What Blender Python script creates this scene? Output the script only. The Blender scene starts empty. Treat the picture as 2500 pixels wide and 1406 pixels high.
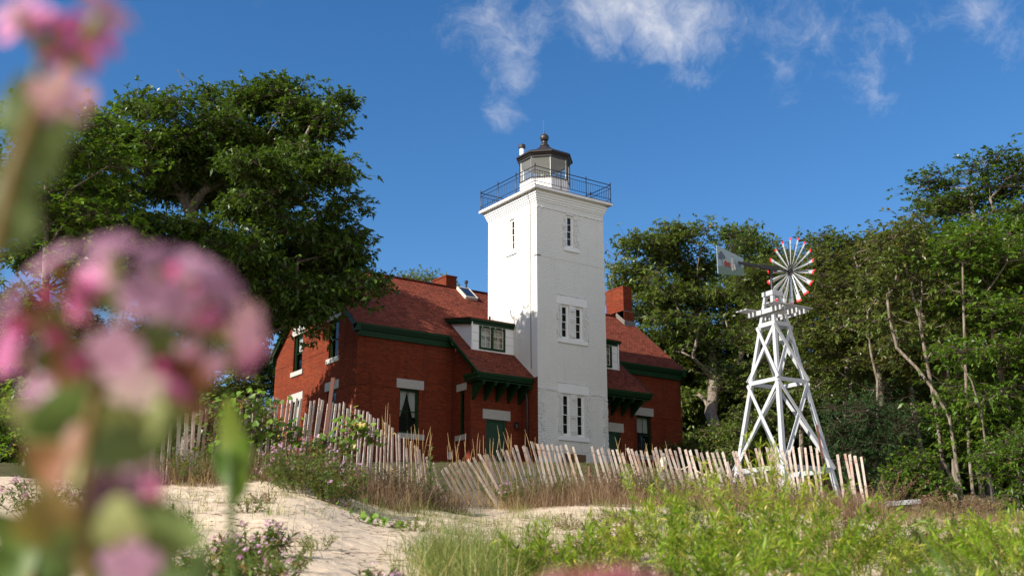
import bpy, bmesh, math, random
import numpy as np
from mathutils import Vector, Matrix
from mathutils.geometry import tessellate_polygon
random.seed(7); RNG = np.random.default_rng(11)
SC = bpy.context.scene; COL = SC.collection
R = math.radians

# ------------------------------------------------------------------ camera
CX, CY, CZ = -26.641, -36.093, -4.472
YAW, PITCH, ROLL, FPX = R(35.099), R(15.237), R(-0.084), 2731.4
FW = Vector((math.sin(YAW)*math.cos(PITCH), math.cos(YAW)*math.cos(PITCH), math.sin(PITCH)))
RT0 = Vector((math.cos(YAW), -math.sin(YAW), 0)); UP0 = RT0.cross(FW)
RT = RT0*math.cos(ROLL)+UP0*math.sin(ROLL); UP = -RT0*math.sin(ROLL)+UP0*math.cos(ROLL)
CAM = Vector((CX, CY, CZ))
cd = bpy.data.cameras.new('camera'); cam = bpy.data.objects.new('camera', cd); COL.objects.link(cam)
cam.matrix_world = Matrix(((RT.x, UP.x, -FW.x, CX), (RT.y, UP.y, -FW.y, CY), (RT.z, UP.z, -FW.z, CZ), (0, 0, 0, 1)))
cd.sensor_width = 36; cd.lens = FPX/2500*36; cd.clip_start = .05; cd.clip_end = 3000
cd.dof.use_dof = True; cd.dof.focus_distance = 38; cd.dof.aperture_fstop = 3.5
SC.camera = cam

# ------------------------------------------------------------------ light
SUN_EL, SUN_AZ = R(33), R(273.8)            # azimuth clockwise from +Y
sdir = Vector((math.sin(SUN_AZ)*math.cos(SUN_EL), math.cos(SUN_AZ)*math.cos(SUN_EL), math.sin(SUN_EL)))
sl = bpy.data.lights.new('sun', 'SUN'); sl.energy = 4.7; sl.angle = R(.55); sl.color = (1, .93, .83)
so = bpy.data.objects.new('sun', sl); COL.objects.link(so)
so.rotation_euler = sdir.to_track_quat('Z', 'Y').to_euler(); so.location = (-60, 0, 60)
W = bpy.data.worlds.new('World'); SC.world = W; W.use_nodes = True
SC.view_settings.view_transform = 'Standard'; SC.view_settings.look = 'None'
SC.view_settings.exposure = 0.72; SC.view_settings.gamma = 1
SC.render.engine = 'CYCLES'; SC.cycles.use_denoising = True
SC.cycles.max_bounces = 6; SC.cycles.transparent_max_bounces = 12
SC.cycles.diffuse_bounces = 3; SC.cycles.glossy_bounces = 2; SC.cycles.transmission_bounces = 4
SC.cycles.sample_clamp_indirect = 6

# ------------------------------------------------------------------ node helpers
class NT:
    def __init__(s, tree): s.t = tree; s.n = tree.nodes; s.l = tree.links
    def add(s, typ, **kw):
        n = s.n.new(typ)
        for k, v in kw.items():
            if k in n.inputs: s.set(n.inputs[k], v)
            else: setattr(n, k, v)
        return n
    def set(s, sock, v):
        if isinstance(v, bpy.types.NodeSocket): s.l.new(v, sock)
        else: sock.default_value = v
    def math(s, op, a, b=0., c=0., clamp=False):
        n = s.n.new('ShaderNodeMath'); n.operation = op; n.use_clamp = clamp
        for i, v in enumerate((a, b, c)): s.set(n.inputs[i], v)
        return n.outputs[0]
    def vmath(s, op, a, b=(0, 0, 0)):
        n = s.n.new('ShaderNodeVectorMath'); n.operation = op
        s.set(n.inputs[0], a); s.set(n.inputs[1], b)
        return n
    def mix(s, f, a, b, mode='MIX'):
        n = s.n.new('ShaderNodeMix'); n.data_type = 'RGBA'; n.blend_type = mode
        s.set(n.inputs[0], f); s.set(n.inputs[6], a); s.set(n.inputs[7], b)
        return n.outputs[2]
    def noise(s, vec, scale, detail=4, rough=.55, dist=0.):
        n = s.n.new('ShaderNodeTexNoise'); s.l.new(vec, n.inputs['Vector'])
        n.inputs['Scale'].default_value = scale; n.inputs['Detail'].default_value = detail
        n.inputs['Roughness'].default_value = rough; n.inputs['Distortion'].default_value = dist
        return n.outputs['Fac']
    def ramp(s, f, *stops):
        n = s.n.new('ShaderNodeValToRGB'); s.l.new(f, n.inputs[0]); e = n.color_ramp.elements
        while len(e) < len(stops): e.new(.5)
        for el, (p, c) in zip(e, stops): el.position = p; el.color = c4(c)
        return n.outputs[0]
    def maprange(s, f, a, b, c=0., d=1.):
        n = s.n.new('ShaderNodeMapRange'); s.set(n.inputs[0], f)
        for i, v in enumerate((a, b, c, d)): n.inputs[i+1].default_value = v
        return n.outputs[0]
def c4(c): return (c, c, c, 1) if isinstance(c, (int, float)) else (*c[:3], 1)

# sky: physical sky, slightly deepened, with thin clouds laid on the sky directions
w = NT(W.node_tree); w.n.clear()
sky = w.add('ShaderNodeTexSky', sky_type='NISHITA', sun_disc=False, sun_elevation=SUN_EL, sun_rotation=SUN_AZ,
            altitude=180, air_density=1.0, dust_density=.25, ozone_density=2.6)
hs = w.add('ShaderNodeHueSaturation', Hue=.504, Saturation=1.30, Value=1.04, Color=sky.outputs[0])
tc = w.add('ShaderNodeTexCoord')
dirv = w.vmath('NORMALIZE', tc.outputs['Generated']).outputs[0]
def pdir(px, py): return (FW*FPX + RT*(px-1250) - UP*(py-703)).normalized()
blob = None
wv = w.vmath('SCALE', w.vmath('SUBTRACT', w.add('ShaderNodeTexNoise', Vector=dirv, Scale=5., Detail=4.).outputs['Color'], (.5, .5, .5)).outputs[0]); wv.inputs[3].default_value = .10
warp = w.vmath('ADD', dirv, wv.outputs[0]).outputs[0]
for px, py, r, a in [(1170, 50, 110, .72), (1225, 130, 90, .62), (1238, 215, 70, .66), (1240, 290, 60, .55), (1200, 290, 50, .4), (1390, -10, 130, .95), (1540, 0, 150, 1.3), (1690, 80, 100, .85),
                     (1800, 20, 170, .6), (2030, 20, 150, .8), (2200, 80, 80, .5), (2130, 215, 62, .7), (1940, 235, 75, .5), (1650, 230, 90, .3), (1280, 150, 60, .5), (2450, 50, 100, .8), (2470, 140, 50, .5),
                     (2330, 30, 80, .4), (1520, 160, 60, .45), (2300, 545, 26, .42), (2385, 530, 24, .5), (1700, 240, 40, .2), (600, -330, 300, .5), (2900, 100, 300, .6), (-300, 300, 200, .4)]:
    d = pdir(px, py); ln = w.vmath('DISTANCE', warp, tuple(d)).outputs['Value']
    g = w.math('MULTIPLY', w.math('SMOOTH_MAX', w.math('SUBTRACT', 1., w.math('DIVIDE', ln, r/2900*1.55)), 0., .1), a)
    blob = g if blob is None else w.math('ADD', blob, g)
wv2 = w.vmath('SCALE', w.vmath('SUBTRACT', w.add('ShaderNodeTexNoise', Vector=dirv, Scale=14., Detail=5.).outputs['Color'], (.5, .5, .5)).outputs[0]); wv2.inputs[3].default_value = .075
warp2 = w.vmath('ADD', dirv, wv2.outputs[0]).outputs[0]
fb = w.noise(warp2, 8, 10, .7, .3); fb2 = w.noise(warp2, 46, 6, .6)
fbm = w.math('ADD', w.math('MULTIPLY', fb, .72), w.math('MULTIPLY', fb2, .28))
cl = w.math('ADD', w.math('MULTIPLY', w.math('MINIMUM', blob, 1.25), .72), w.math('MULTIPLY', w.math('SUBTRACT', fbm, .5), 3.0))
cl = w.math('POWER', w.maprange(cl, .26, 1.5), 1.5); cl = w.math('MULTIPLY', cl, w.maprange(blob, .0, .35)); cl = w.math('MINIMUM', cl, .8)
fill_bank = w.math('DIVIDE', w.vmath('DISTANCE', warp, (-.42, -.86, .28)).outputs['Value'], 1.0)  # unseen cloud bank added behind the camera to brighten the shaded faces
fill_bank = w.math('MULTIPLY', w.maprange(fill_bank, 1.2, .6), w.maprange(fb, .30, .55)); cl = w.math('MAXIMUM', cl, fill_bank)
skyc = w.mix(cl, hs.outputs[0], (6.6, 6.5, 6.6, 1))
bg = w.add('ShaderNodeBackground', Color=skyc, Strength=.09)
w.l.new(bg.outputs[0], w.add('ShaderNodeOutputWorld').inputs[0])

# ------------------------------------------------------------------ materials
M = {}
def mat(name, col, rough=.7, spec=.3, metal=0., build=None, trans=0.):
    m = bpy.data.materials.new(name); m.use_nodes = True; t = NT(m.node_tree); b = t.n['Principled BSDF']
    b.inputs['Base Color'].default_value = c4(col); b.inputs['Roughness'].default_value = rough
    b.inputs['Specular IOR Level'].default_value = spec; b.inputs['Metallic'].default_value = metal
    if build: build(t, b)
    M[name] = m; return m
def objco(t): return t.add('ShaderNodeTexCoord').outputs['Object']
def bump(t, b, h, strength=.3, dist=.01):
    n = t.add('ShaderNodeBump', Strength=strength, Distance=dist, Height=h); t.l.new(n.outputs[0], b.inputs['Normal'])
def wallco(t, zs=1.):
    p = t.add('ShaderNodeSeparateXYZ', Vector=t.add('ShaderNodeNewGeometry').outputs['Position'])
    return t.add('ShaderNodeCombineXYZ', X=t.math('ADD', p.outputs[0], p.outputs[1]), Y=t.math('MULTIPLY', p.outputs[2], zs)).outputs[0], p
def bricktex(t, v, wd, hg, mo, c1, c2, cm, bias=0.):
    n = t.add('ShaderNodeTexBrick', Vector=v, Scale=1., Color1=c4(c1), Color2=c4(c2), Mortar=c4(cm))
    n.inputs['Brick Width'].default_value = wd; n.inputs['Row Height'].default_value = hg
    n.inputs['Mortar Size'].default_value = mo; n.inputs['Bias'].default_value = bias; n.inputs['Mortar Smooth'].default_value = .2
    return n
def b_brick(t, b):
    v, p = wallco(t); n = bricktex(t, v, .215, .075, .009, (.23, .038, .015), (.085, .014, .008), (.15, .065, .036))
    o = t.add('ShaderNodeNewGeometry').outputs['Position']
    c = t.mix(t.maprange(t.noise(o, 1.3, 5), .4, .7, 0, .55), n.outputs[0], (.15, .026, .014, 1))
    n2 = bricktex(t, v, .215, .075, .0, (0, 0, 0), (1, 1, 1), (0, 0, 0), -.72)
    c = t.mix(t.math('MULTIPLY', n2.outputs[0], .5), c, (.46, .14, .065, 1))
    c = t.mix(t.maprange(t.noise(o, 14, 3, .7), .62, .78, 0, .3), c, (.5, .18, .09, 1))
    st = t.noise(t.vmath('MULTIPLY', o, (3.5, 3.5, .45)).outputs[0], 1., 5, .6); c = t.mix(t.maprange(st, .54, .74, 0, .5), c, (.07, .018, .012, 1))
    t.l.new(c, b.inputs['Base Color']); bump(t, b, n.outputs['Fac'], -.5, .008)
mat('brick', (.4, .1, .05), .9, .04, build=b_brick)
def b_wbrick(t, b):
    v, p = wallco(t); n = bricktex(t, v, .215, .075, .008, (.84, .82, .77), (.81, .795, .745), (.66, .65, .60))
    o = t.add('ShaderNodeNewGeometry').outputs['Position']
    c = t.mix(t.maprange(t.noise(o, .9, 5, .6), .45, .75, 0, .25), n.outputs[0], (.66, .67, .64, 1))
    st = t.noise(t.vmath('MULTIPLY', o, (5, 5, .35)).outputs[0], 1.2, 4)
    c = t.mix(t.maprange(st, .55, .8, 0, .28), c, (.50, .49, .43, 1))
    rr = t.noise(t.vmath('MULTIPLY', o, (7, 7, .6)).outputs[0], 1.3, 5, .6); c = t.mix(t.math('MULTIPLY', t.maprange(rr, .6, .72), t.maprange(p.outputs[2], 9.6, 11.7, 0, .3)), c, (.46, .33, .22, 1))
    c = t.mix(t.math('MULTIPLY', t.maprange(t.noise(o, 6, 5, .7), .42, .6), t.maprange(p.outputs[2], 1.6, .2, 0, .5)), c, (.40, .38, .32, 1))
    t.l.new(c, b.inputs['Base Color'])
    h = t.math('ADD', t.math('MULTIPLY', n.outputs['Fac'], -1.), t.math('MULTIPLY', t.noise(o, 22, 4, .6), .8)); bump(t, b, h, .9, .02)
mat('white_brick', (.8, .8, .78), .55, .35, build=b_wbrick)
def b_rock(t, b):
    o = t.add('ShaderNodeNewGeometry').outputs['Position']; bump(t, b, t.noise(o, 30, 3, .7), .9, .03)
mat('white_rock', (.79, .79, .77), .6, .3, build=b_rock)
def b_paint(dark):
    def f(t, b):
        o = t.add('ShaderNodeNewGeometry').outputs['Position']; base = b.inputs['Base Color'].default_value[:]
        c = t.mix(t.maprange(t.noise(o, 3, 5, .65), .5, .8, 0, dark), base, tuple(x*.55 for x in base[:3])+(1,))
        t.l.new(c, b.inputs['Base Color']); bump(t, b, t.noise(o, 40, 3), .15, .004)
    return f
mat('white_paint', (.80, .80, .78), .5, .4, build=b_paint(.2))
mat('wood_white', (.43, .44, .455), .55, .35, build=b_paint(.3))
mat('green_paint', (.010, .038, .012), .5, .15, build=b_paint(.4))
mat('green_door', (.014, .055, .03), .5, .4, build=b_paint(.4))
mat('lantern_black', (.028, .024, .022), .42, .5, build=b_paint(.3))
mat('iron', (.015, .013, .018), .4, .5)
mat('flashing', (.16, .14, .12), .5, .4, build=b_paint(.4))
def b_stone(t, b):
    o = t.add('ShaderNodeNewGeometry').outputs['Position']
    c = t.mix(t.noise(o, 9, 5, .65), (.34, .33, .30, 1), (.52, .50, .46, 1))
    c = t.mix(t.maprange(t.noise(o, 45, 2), .68, .76, 0, .6), c, (.15, .14, .12, 1))
    t.l.new(c, b.inputs['Base Color']); bump(t, b, t.noise(o, 60, 3), .3, .004)
mat('limestone', (.45, .43, .4), .8, .2, build=b_stone)
def b_shingle(t, b):
    p = t.add('ShaderNodeSeparateXYZ', Vector=t.add('ShaderNodeNewGeometry').outputs['Position'])
    v = t.add('ShaderNodeCombineXYZ', X=p.outputs[0], Y=t.math('MULTIPLY', p.outputs[2], 1.576)).outputs[0]
    n = bricktex(t, v, .17, .125, .006, (.26, .066, .038), (.12, .031, .019), (.035, .011, .009))
    o = t.add('ShaderNodeNewGeometry').outputs['Position']
    c = t.mix(t.maprange(t.noise(o, 1.1, 5, .6), .4, .72, 0, .4), n.outputs[0], (.17, .055, .036, 1))
    c = t.mix(t.maprange(t.noise(o, 9, 3, .7), .6, .75, 0, .4), c, (.40, .15, .09, 1))
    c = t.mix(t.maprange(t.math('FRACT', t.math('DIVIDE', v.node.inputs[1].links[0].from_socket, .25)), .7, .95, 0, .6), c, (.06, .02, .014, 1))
    t.l.new(c, b.inputs['Base Color'])
    row = t.math('FRACT', t.math('DIVIDE', v.node.inputs[1].links[0].from_socket, .125))
    h = t.math('ADD', t.math('MULTIPLY', t.math('SUBTRACT', 1., row), .8), t.math('MULTIPLY', n.outputs['Fac'], -.5)); bump(t, b, h, .9, .022)
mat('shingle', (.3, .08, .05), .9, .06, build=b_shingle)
def glassy(name, tint, refl=.04, dark=0.):
    m = bpy.data.materials.new(name); m.use_nodes = True; t = NT(m.node_tree); t.n.clear()
    tr = t.add('ShaderNodeBsdfTransparent', Color=c4(tint)); gl = t.add('ShaderNodeBsdfGlossy', Roughness=.03, Color=(1, 1, 1, 1))
    g_ = t.add('ShaderNodeNewGeometry'); dt = t.math('ABSOLUTE', t.vmath('DOT_PRODUCT', g_.outputs['Normal'], g_.outputs['Incoming']).outputs['Value'])
    f = t.math('MULTIPLY', t.math('ADD', t.math('MULTIPLY', t.math('POWER', t.math('SUBTRACT', 1., dt), 5.), .96), .04), .95, clamp=True)
    mx = t.add('ShaderNodeMixShader', Fac=f); t.l.new(tr.outputs[0], mx.inputs[1]); t.l.new(gl.outputs[0], mx.inputs[2])
    if dark:      # pale diffuse mixed in, painting the brightness of the lit ceiling inside
        df = t.add('ShaderNodeBsdfDiffuse', Color=(.62, .62, .56, 1)); m2 = t.add('ShaderNodeMixShader', Fac=dark); t.l.new(mx.outputs[0], m2.inputs[1]); t.l.new(df.outputs[0], m2.inputs[2]); mx = m2
    t.l.new(mx.outputs[0], t.add('ShaderNodeOutputMaterial').inputs[0]); M[name] = m
glassy('glass', (.82, .86, .86)); glassy('lantern_glass', (.9, .92, .9), dark=.16); glassy('skylight_glass', (.25, .3, .35), .2)
mat('curtain', (.5, .49, .46), .9, .1); mat('cream_sash', (.62, .56, .46), .6, .3, build=b_paint(.3))
mat('dark_room', (.02, .018, .016), .9, .1); mat('blue_grey_glass', (.02, .03, .06), .12, .25)
mat('lens_glass', (.20, .25, .22), .08, .8)
def b_slat(t, b):
    o = t.add('ShaderNodeTexCoord').outputs['Object']; oi = t.add('ShaderNodeObjectInfo').outputs['Random']
    g = t.noise(t.vmath('MULTIPLY', o, (60, 60, 4)).outputs[0], 1., 5, .65)
    c = t.mix(t.maprange(g, .35, .75), (.66, .58, .50, 1), (.36, .27, .21, 1))
    c = t.mix(t.maprange(t.noise(o, 5, 3), .5, .7, 0, .7), c, (.46, .22, .17, 1))
    c = t.mix(t.math('MULTIPLY', oi, .35), c, (.30, .22, .18, 1))
    t.l.new(c, b.inputs['Base Color']); bump(t, b, g, .5, .004)
mat('weathered_slat', (.6, .55, .5), .85, .15, build=b_slat)
mat('rust', (.13, .055, .04), .8, .3, build=b_paint(.6)); mat('wire', (.05, .035, .03), .7, .3)
mat('rope', (.65, .55, .38), .9, .1); mat('straw', (.30, .20, .09), .8, .2); mat('float_cream', (.72, .66, .45), .5, .4)
mat('grey_wood', (.28, .25, .22), .9, .1, build=b_paint(.6)); mat('brown_wood', (.16, .10, .06), .9, .1, build=b_paint(.5))
mat('blade_metal', (.62, .62, .60), .35, .5, .55); mat('red_paint', (.75, .03, .03), .4, .4); mat('black_metal', (.02, .02, .02), .45, .4)
mat('vane_paint', (.20, .27, .30), .5, .3); mat('paint_grass', (.10, .15, .13), .6, .3); mat('paint_tree', (.07, .09, .12), .6, .3)
mat('paint_red', (.20, .045, .035), .6, .3); mat('paint_white', (.46, .44, .41), .6, .3); mat('sign_white', (.8, .8, .78), .5, .3)
def b_bark(c1, c2):
    def f(t, b):
        o = t.add('ShaderNodeNewGeometry').outputs['Position']
        g = t.noise(t.vmath('MULTIPLY', o, (8, 8, 2.5)).outputs[0], 1.5, 5, .65)
        t.l.new(t.mix(t.maprange(g, .35, .65), c4(c1), c4(c2)), b.inputs['Base Color']); bump(t, b, g, .9, .05)
    return f
mat('twig_bark', (.075, .055, .04), .9, .15)
mat('bark_grey', (.2, .17, .14), .9, .15, build=b_bark((.10, .08, .065), (.26, .22, .18)))
mat('bark_pale', (.3, .27, .22), .9, .1, build=b_bark((.09, .07, .05), (.30, .25, .20)))
def leafmat(name, c1, c2, c3=None, trans=.3, rough=.45, spec=.4, tamount=.12):
    m = bpy.data.materials.new(name); m.use_nodes = True; t = NT(m.node_tree); t.n.clear()
    a = t.add('ShaderNodeAttribute', attribute_name='tint')
    sp = t.add('ShaderNodeSeparateColor', Color=a.outputs['Color'])
    c = t.mix(sp.outputs[0], c4(c1), c4(c2))
    if c3: c = t.mix(t.maprange(sp.outputs[1], 1-tamount-.02, 1-tamount+.02), c, c4(c3))
    p = t.add('ShaderNodeBsdfPrincipled', Roughness=rough); t.l.new(c, p.inputs['Base Color']); p.inputs['Specular IOR Level'].default_value = spec
    tl = t.add('ShaderNodeBsdfTranslucent'); t.l.new(t.mix(.5, c, (*[min(1, x*1.7) for x in c2[:2]], c2[2]*.6, 1)), tl.inputs[0])
    mx = t.add('ShaderNodeMixShader', Fac=trans); t.l.new(p.outputs[0], mx.inputs[1]); t.l.new(tl.outputs[0], mx.inputs[2])
    t.l.new(mx.outputs[0], t.add('ShaderNodeOutputMaterial').inputs[0]); M[name] = m
leafmat('oak_leaf', (.024, .055, .008), (.10, .165, .018), None, .28, .42, .5)
leafmat('wood_leaf', (.045, .085, .014), (.15, .20, .035), (.20, .16, .04), .28, .42, .5, .06)
leafmat('wood_leaf_olive', (.055, .085, .018), (.15, .18, .035), (.24, .18, .05), .34, .42, .5, .1)
leafmat('bright_leaf', (.05, .11, .012), (.13, .22, .02), (.22, .2, .03), .35, .42, .4, .05)
leafmat('spruce_needle', (.02, .05, .016), (.06, .115, .035), None, .12, .8, .1)
leafmat('willow_leaf', (.035, .09, .006), (.24, .36, .02), (.50, .44, .08), .4, .45, .35, .1)
leafmat('bright_willow', (.10, .17, .015), (.36, .42, .04), (.55, .48, .12), .4, .45, .35, .12)
leafmat('vine_leaf', (.07, .15, .015), (.20, .32, .035), (.45, .33, .06), .42, .4, .4, .08)
leafmat('soapwort_leaf', (.035, .08, .018), (.12, .18, .035), (.22, .14, .045), .32, .5, .25, .2)
leafmat('milkweed_leaf', (.06, .10, .03), (.14, .19, .06), None, .35, .5, .3)
leafmat('grass_green', (.06, .10, .02), (.20, .25, .05), (.42, .34, .14), .3, .5, .3, .2)
leafmat('lawn_blade', (.035, .06, .012), (.11, .13, .03), (.22, .17, .08), .25, .5, .2, .35)
leafmat('grass_dry', (.22, .15, .07), (.48, .36, .18), (.14, .08, .05), .25, .6, .2, .3)
leafmat('stem_brown', (.10, .055, .035), (.24, .15, .09), (.3, .22, .12), .1, .7, .2, .2)
leafmat('petal_pink', (.24, .09, .20), (.60, .34, .50), (.85, .70, .78), .35, .5, .3, .12)  # near-white and dark mauve ends paint sunlit and shaded petals into the colour
leafmat('petal_deep', (.50, .07, .24), (.62, .22, .45), (.7, .4, .55), .35, .5, .3, .2)
leafmat('withered_petal', (.20, .05, .05), (.36, .13, .16), None, .3)
leafmat('calyx', (.20, .24, .07), (.36, .38, .16), (.26, .10, .06), .3, .5, .3, .35)
leafmat('seed_brown', (.16, .07, .03), (.34, .18, .07), None, .1, .7, .2)

# ------------------------------------------------------------------ object helpers
def tag(o, label=None, cat=None, group=None, kind=None):
    for k, v in (('label', label), ('category', cat), ('group', group), ('kind', kind)):
        if v: o[k] = v
    return o
def thing(name, loc, label, cat, group=None):
    o = bpy.data.objects.new(name, None); COL.objects.link(o); o.location = loc; o.empty_display_size = .2
    return tag(o, label, cat, group)
def origin(o):
    p = Vector((0, 0, 0))
    while o is not None: p = p + o.location; o = o.parent
    return p
def attach(o, parent):
    if parent is not None: o.parent = parent
def link(name, me, material, parent):
    """mesh given in world coordinates -> object parented to its thing, origin at the thing's base"""
    o = bpy.data.objects.new(name, me); COL.objects.link(o)
    if material is not None: me.materials.append(M[material])
    if parent is not None:
        P = origin(parent); me.transform(Matrix.Translation(-P)); o.parent = parent
    return o
class MB:
    def __init__(s): s.v = []; s.f = []
    def add(s, vs, fs):
        k = len(s.v); s.v += [tuple(v) for v in vs]; s.f += [tuple(i+k for i in f) for f in fs]; return s
    def hexa(s, c): return s.add(c, [(0, 3, 2, 1), (4, 5, 6, 7), (0, 1, 5, 4), (1, 2, 6, 5), (2, 3, 7, 6), (3, 0, 4, 7)])
    def box(s, x0, x1, y0, y1, z0, z1):
        return s.hexa([(x0, y0, z0), (x1, y0, z0), (x1, y1, z0), (x0, y1, z0), (x0, y0, z1), (x1, y0, z1), (x1, y1, z1), (x0, y1, z1)])
    def mbox(s, F, u0, u1, z0, z1, d0, d1):
        return s.hexa([F(u0, z0, d0), F(u1, z0, d0), F(u1, z0, d1), F(u0, z0, d1), F(u0, z1, d0), F(u1, z1, d0), F(u1, z1, d1), F(u0, z1, d1)])
    def beam(s, a, b, w, h, up=(0, 0, 1), w2=None, h2=None):
        a = Vector(a); b = Vector(b); d = (b-a).normalized(); u = Vector(up)
        if abs(d.dot(u)) > .98: u = Vector((0, 1, 0))
        sd = d.cross(u).normalized(); u = sd.cross(d).normalized(); w2 = w if w2 is None else w2; h2 = h if h2 is None else h2
        q = [a+sd*x*w/2+u*y*h/2 for x, y in ((-1, -1), (1, -1), (1, 1), (-1, 1))]+[b+sd*x*w2/2+u*y*h2/2 for x, y in ((-1, -1), (1, -1), (1, 1), (-1, 1))]
        return s.hexa(q)
    def tube(s, pts, r, n=8, cap=True):
        pts = [Vector(p) for p in pts]; rs = r if isinstance(r, (list, tuple)) else [r]*len(pts); k = len(s.v); prev = None
        for i, p in enumerate(pts):
            d = (pts[min(i+1, len(pts)-1)]-pts[max(i-1, 0)]).normalized()
            if prev is None: u = Vector((0, 0, 1)) if abs(d.z) < .9 else Vector((1, 0, 0))
            else: u = prev
            a = d.cross(u).normalized(); u = a.cross(d).normalized(); prev = u
            for j in range(n):
                t = 2*math.pi*j/n; s.v.append(tuple(p+a*math.cos(t)*rs[i]+u*math.sin(t)*rs[i]))
        for i in range(len(pts)-1):
            for j in range(n):
                s.f.append((k+i*n+j, k+i*n+(j+1) % n, k+(i+1)*n+(j+1) % n, k+(i+1)*n+j))
        if cap: s.f.append(tuple(k+j for j in range(n))[::-1]); s.f.append(tuple(k+(len(pts)-1)*n+j for j in range(n)))
        return s
    def lathe(s, cx, cy, prof, n=24, rot=0., cap=True):
        k = len(s.v)
        for r, z in prof:
            for j in range(n):
                t = rot+2*math.pi*j/n; s.v.append((cx+r*math.cos(t), cy+r*math.sin(t), z))
        for i in range(len(prof)-1):
            for j in range(n): s.f.append((k+i*n+j, k+i*n+(j+1) % n, k+(i+1)*n+(j+1) % n, k+(i+1)*n+j))
        if cap: s.f.append(tuple(k+j for j in range(n))[::-1]); s.f.append(tuple(k+(len(prof)-1)*n+j for j in range(n)))
        return s
    def prism(s, poly, F, d0, d1):
        """2-D polygon (u,z) extruded between depths d0 and d1"""
        n = len(poly); tri = tessellate_polygon([[Vector((u, z, 0)) for u, z in poly]]); k = len(s.v)
        for d in (d0, d1):
            for u, z in poly: s.v.append(tuple(F(u, z, d)))
        for t in tri: s.f.append(tuple(k+i for i in t)); s.f.append(tuple(k+n+i for i in t[::-1]))
        for i in range(n): j = (i+1) % n; s.f.append((k+i, k+j, k+n+j, k+n+i))
        return s
    def wall(s, outer, holes, F, d=0., reveal=.14):
        loops = [[Vector((u, z, 0)) for u, z in outer]]
        for (u0, u1, z0, z1) in holes: loops.append([Vector((u0, z0, 0)), Vector((u0, z1, 0)), Vector((u1, z1, 0)), Vector((u1, z0, 0))])
        tri = tessellate_polygon(loops); k = len(s.v); flat = [p for l in loops for p in l]
        for p in flat: s.v.append(tuple(F(p.x, p.y, d)))
        for t in tri: s.f.append(tuple(k+i for i in t))
        for (u0, u1, z0, z1) in holes:
            q = [(u0, z0), (u1, z0), (u1, z1), (u0, z1)]; kk = len(s.v)
            for dd in (d, d-reveal):
                for a, b in q: s.v.append(tuple(F(a, b, dd)))
            for i in range(4): j = (i+1) % 4; s.f.append((kk+i, kk+j, kk+4+j, kk+4+i))
        return s
    def build(s, name, material, parent=None, smooth=False, recalc=True, bev=0.):
        me = bpy.data.meshes.new(name); me.from_pydata(s.v, [], s.f)
        if recalc or bev:
            bm = bmesh.new(); bm.from_mesh(me)
            if bev: bmesh.ops.bevel(bm, geom=list(bm.edges), offset=bev, segments=1, affect='EDGES', profile=.5)
            bmesh.ops.recalc_face_normals(bm, faces=bm.faces); bm.to_mesh(me); bm.free()
        if smooth:
            for p in me.polygons: p.use_smooth = True
        me.update(); return link(name, me, material, parent)
FX = lambda x0: (lambda u, z, d: (x0-d, u, z))       # wall facing -X, u = world y
FY = lambda y0: (lambda u, z, d: (u, y0-d, z))       # wall facing -Y, u = world x
FXp = lambda x0: (lambda u, z, d: (x0+d, u, z))      # wall facing +X
FYp = lambda y0: (lambda u, z, d: (u, y0+d, z))
def bigmesh(name, V, F, material, parent=None, tint=None, smooth=False):
    me = bpy.data.meshes.new(name); V = np.asarray(V, np.float32); F = np.asarray(F, np.int32); n, k = F.shape
    me.vertices.add(len(V)); me.vertices.foreach_set('co', V.ravel())
    me.loops.add(n*k); me.loops.foreach_set('vertex_index', F.ravel())
    me.polygons.add(n); me.polygons.foreach_set('loop_start', np.arange(0, n*k, k, dtype=np.int32)); me.polygons.foreach_set('loop_total', np.full(n, k, np.int32))
    me.update(calc_edges=True)
    if tint is not None:
        at = me.color_attributes.new('tint', 'FLOAT_COLOR', 'POINT'); c = np.ones((len(V), 4), np.float32); c[:, :tint.shape[1]] = tint; at.data.foreach_set('color', c.ravel())
    if smooth: me.polygons.foreach_set('use_smooth', np.ones(n, bool))
    return link(name, me, material, parent)

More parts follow.
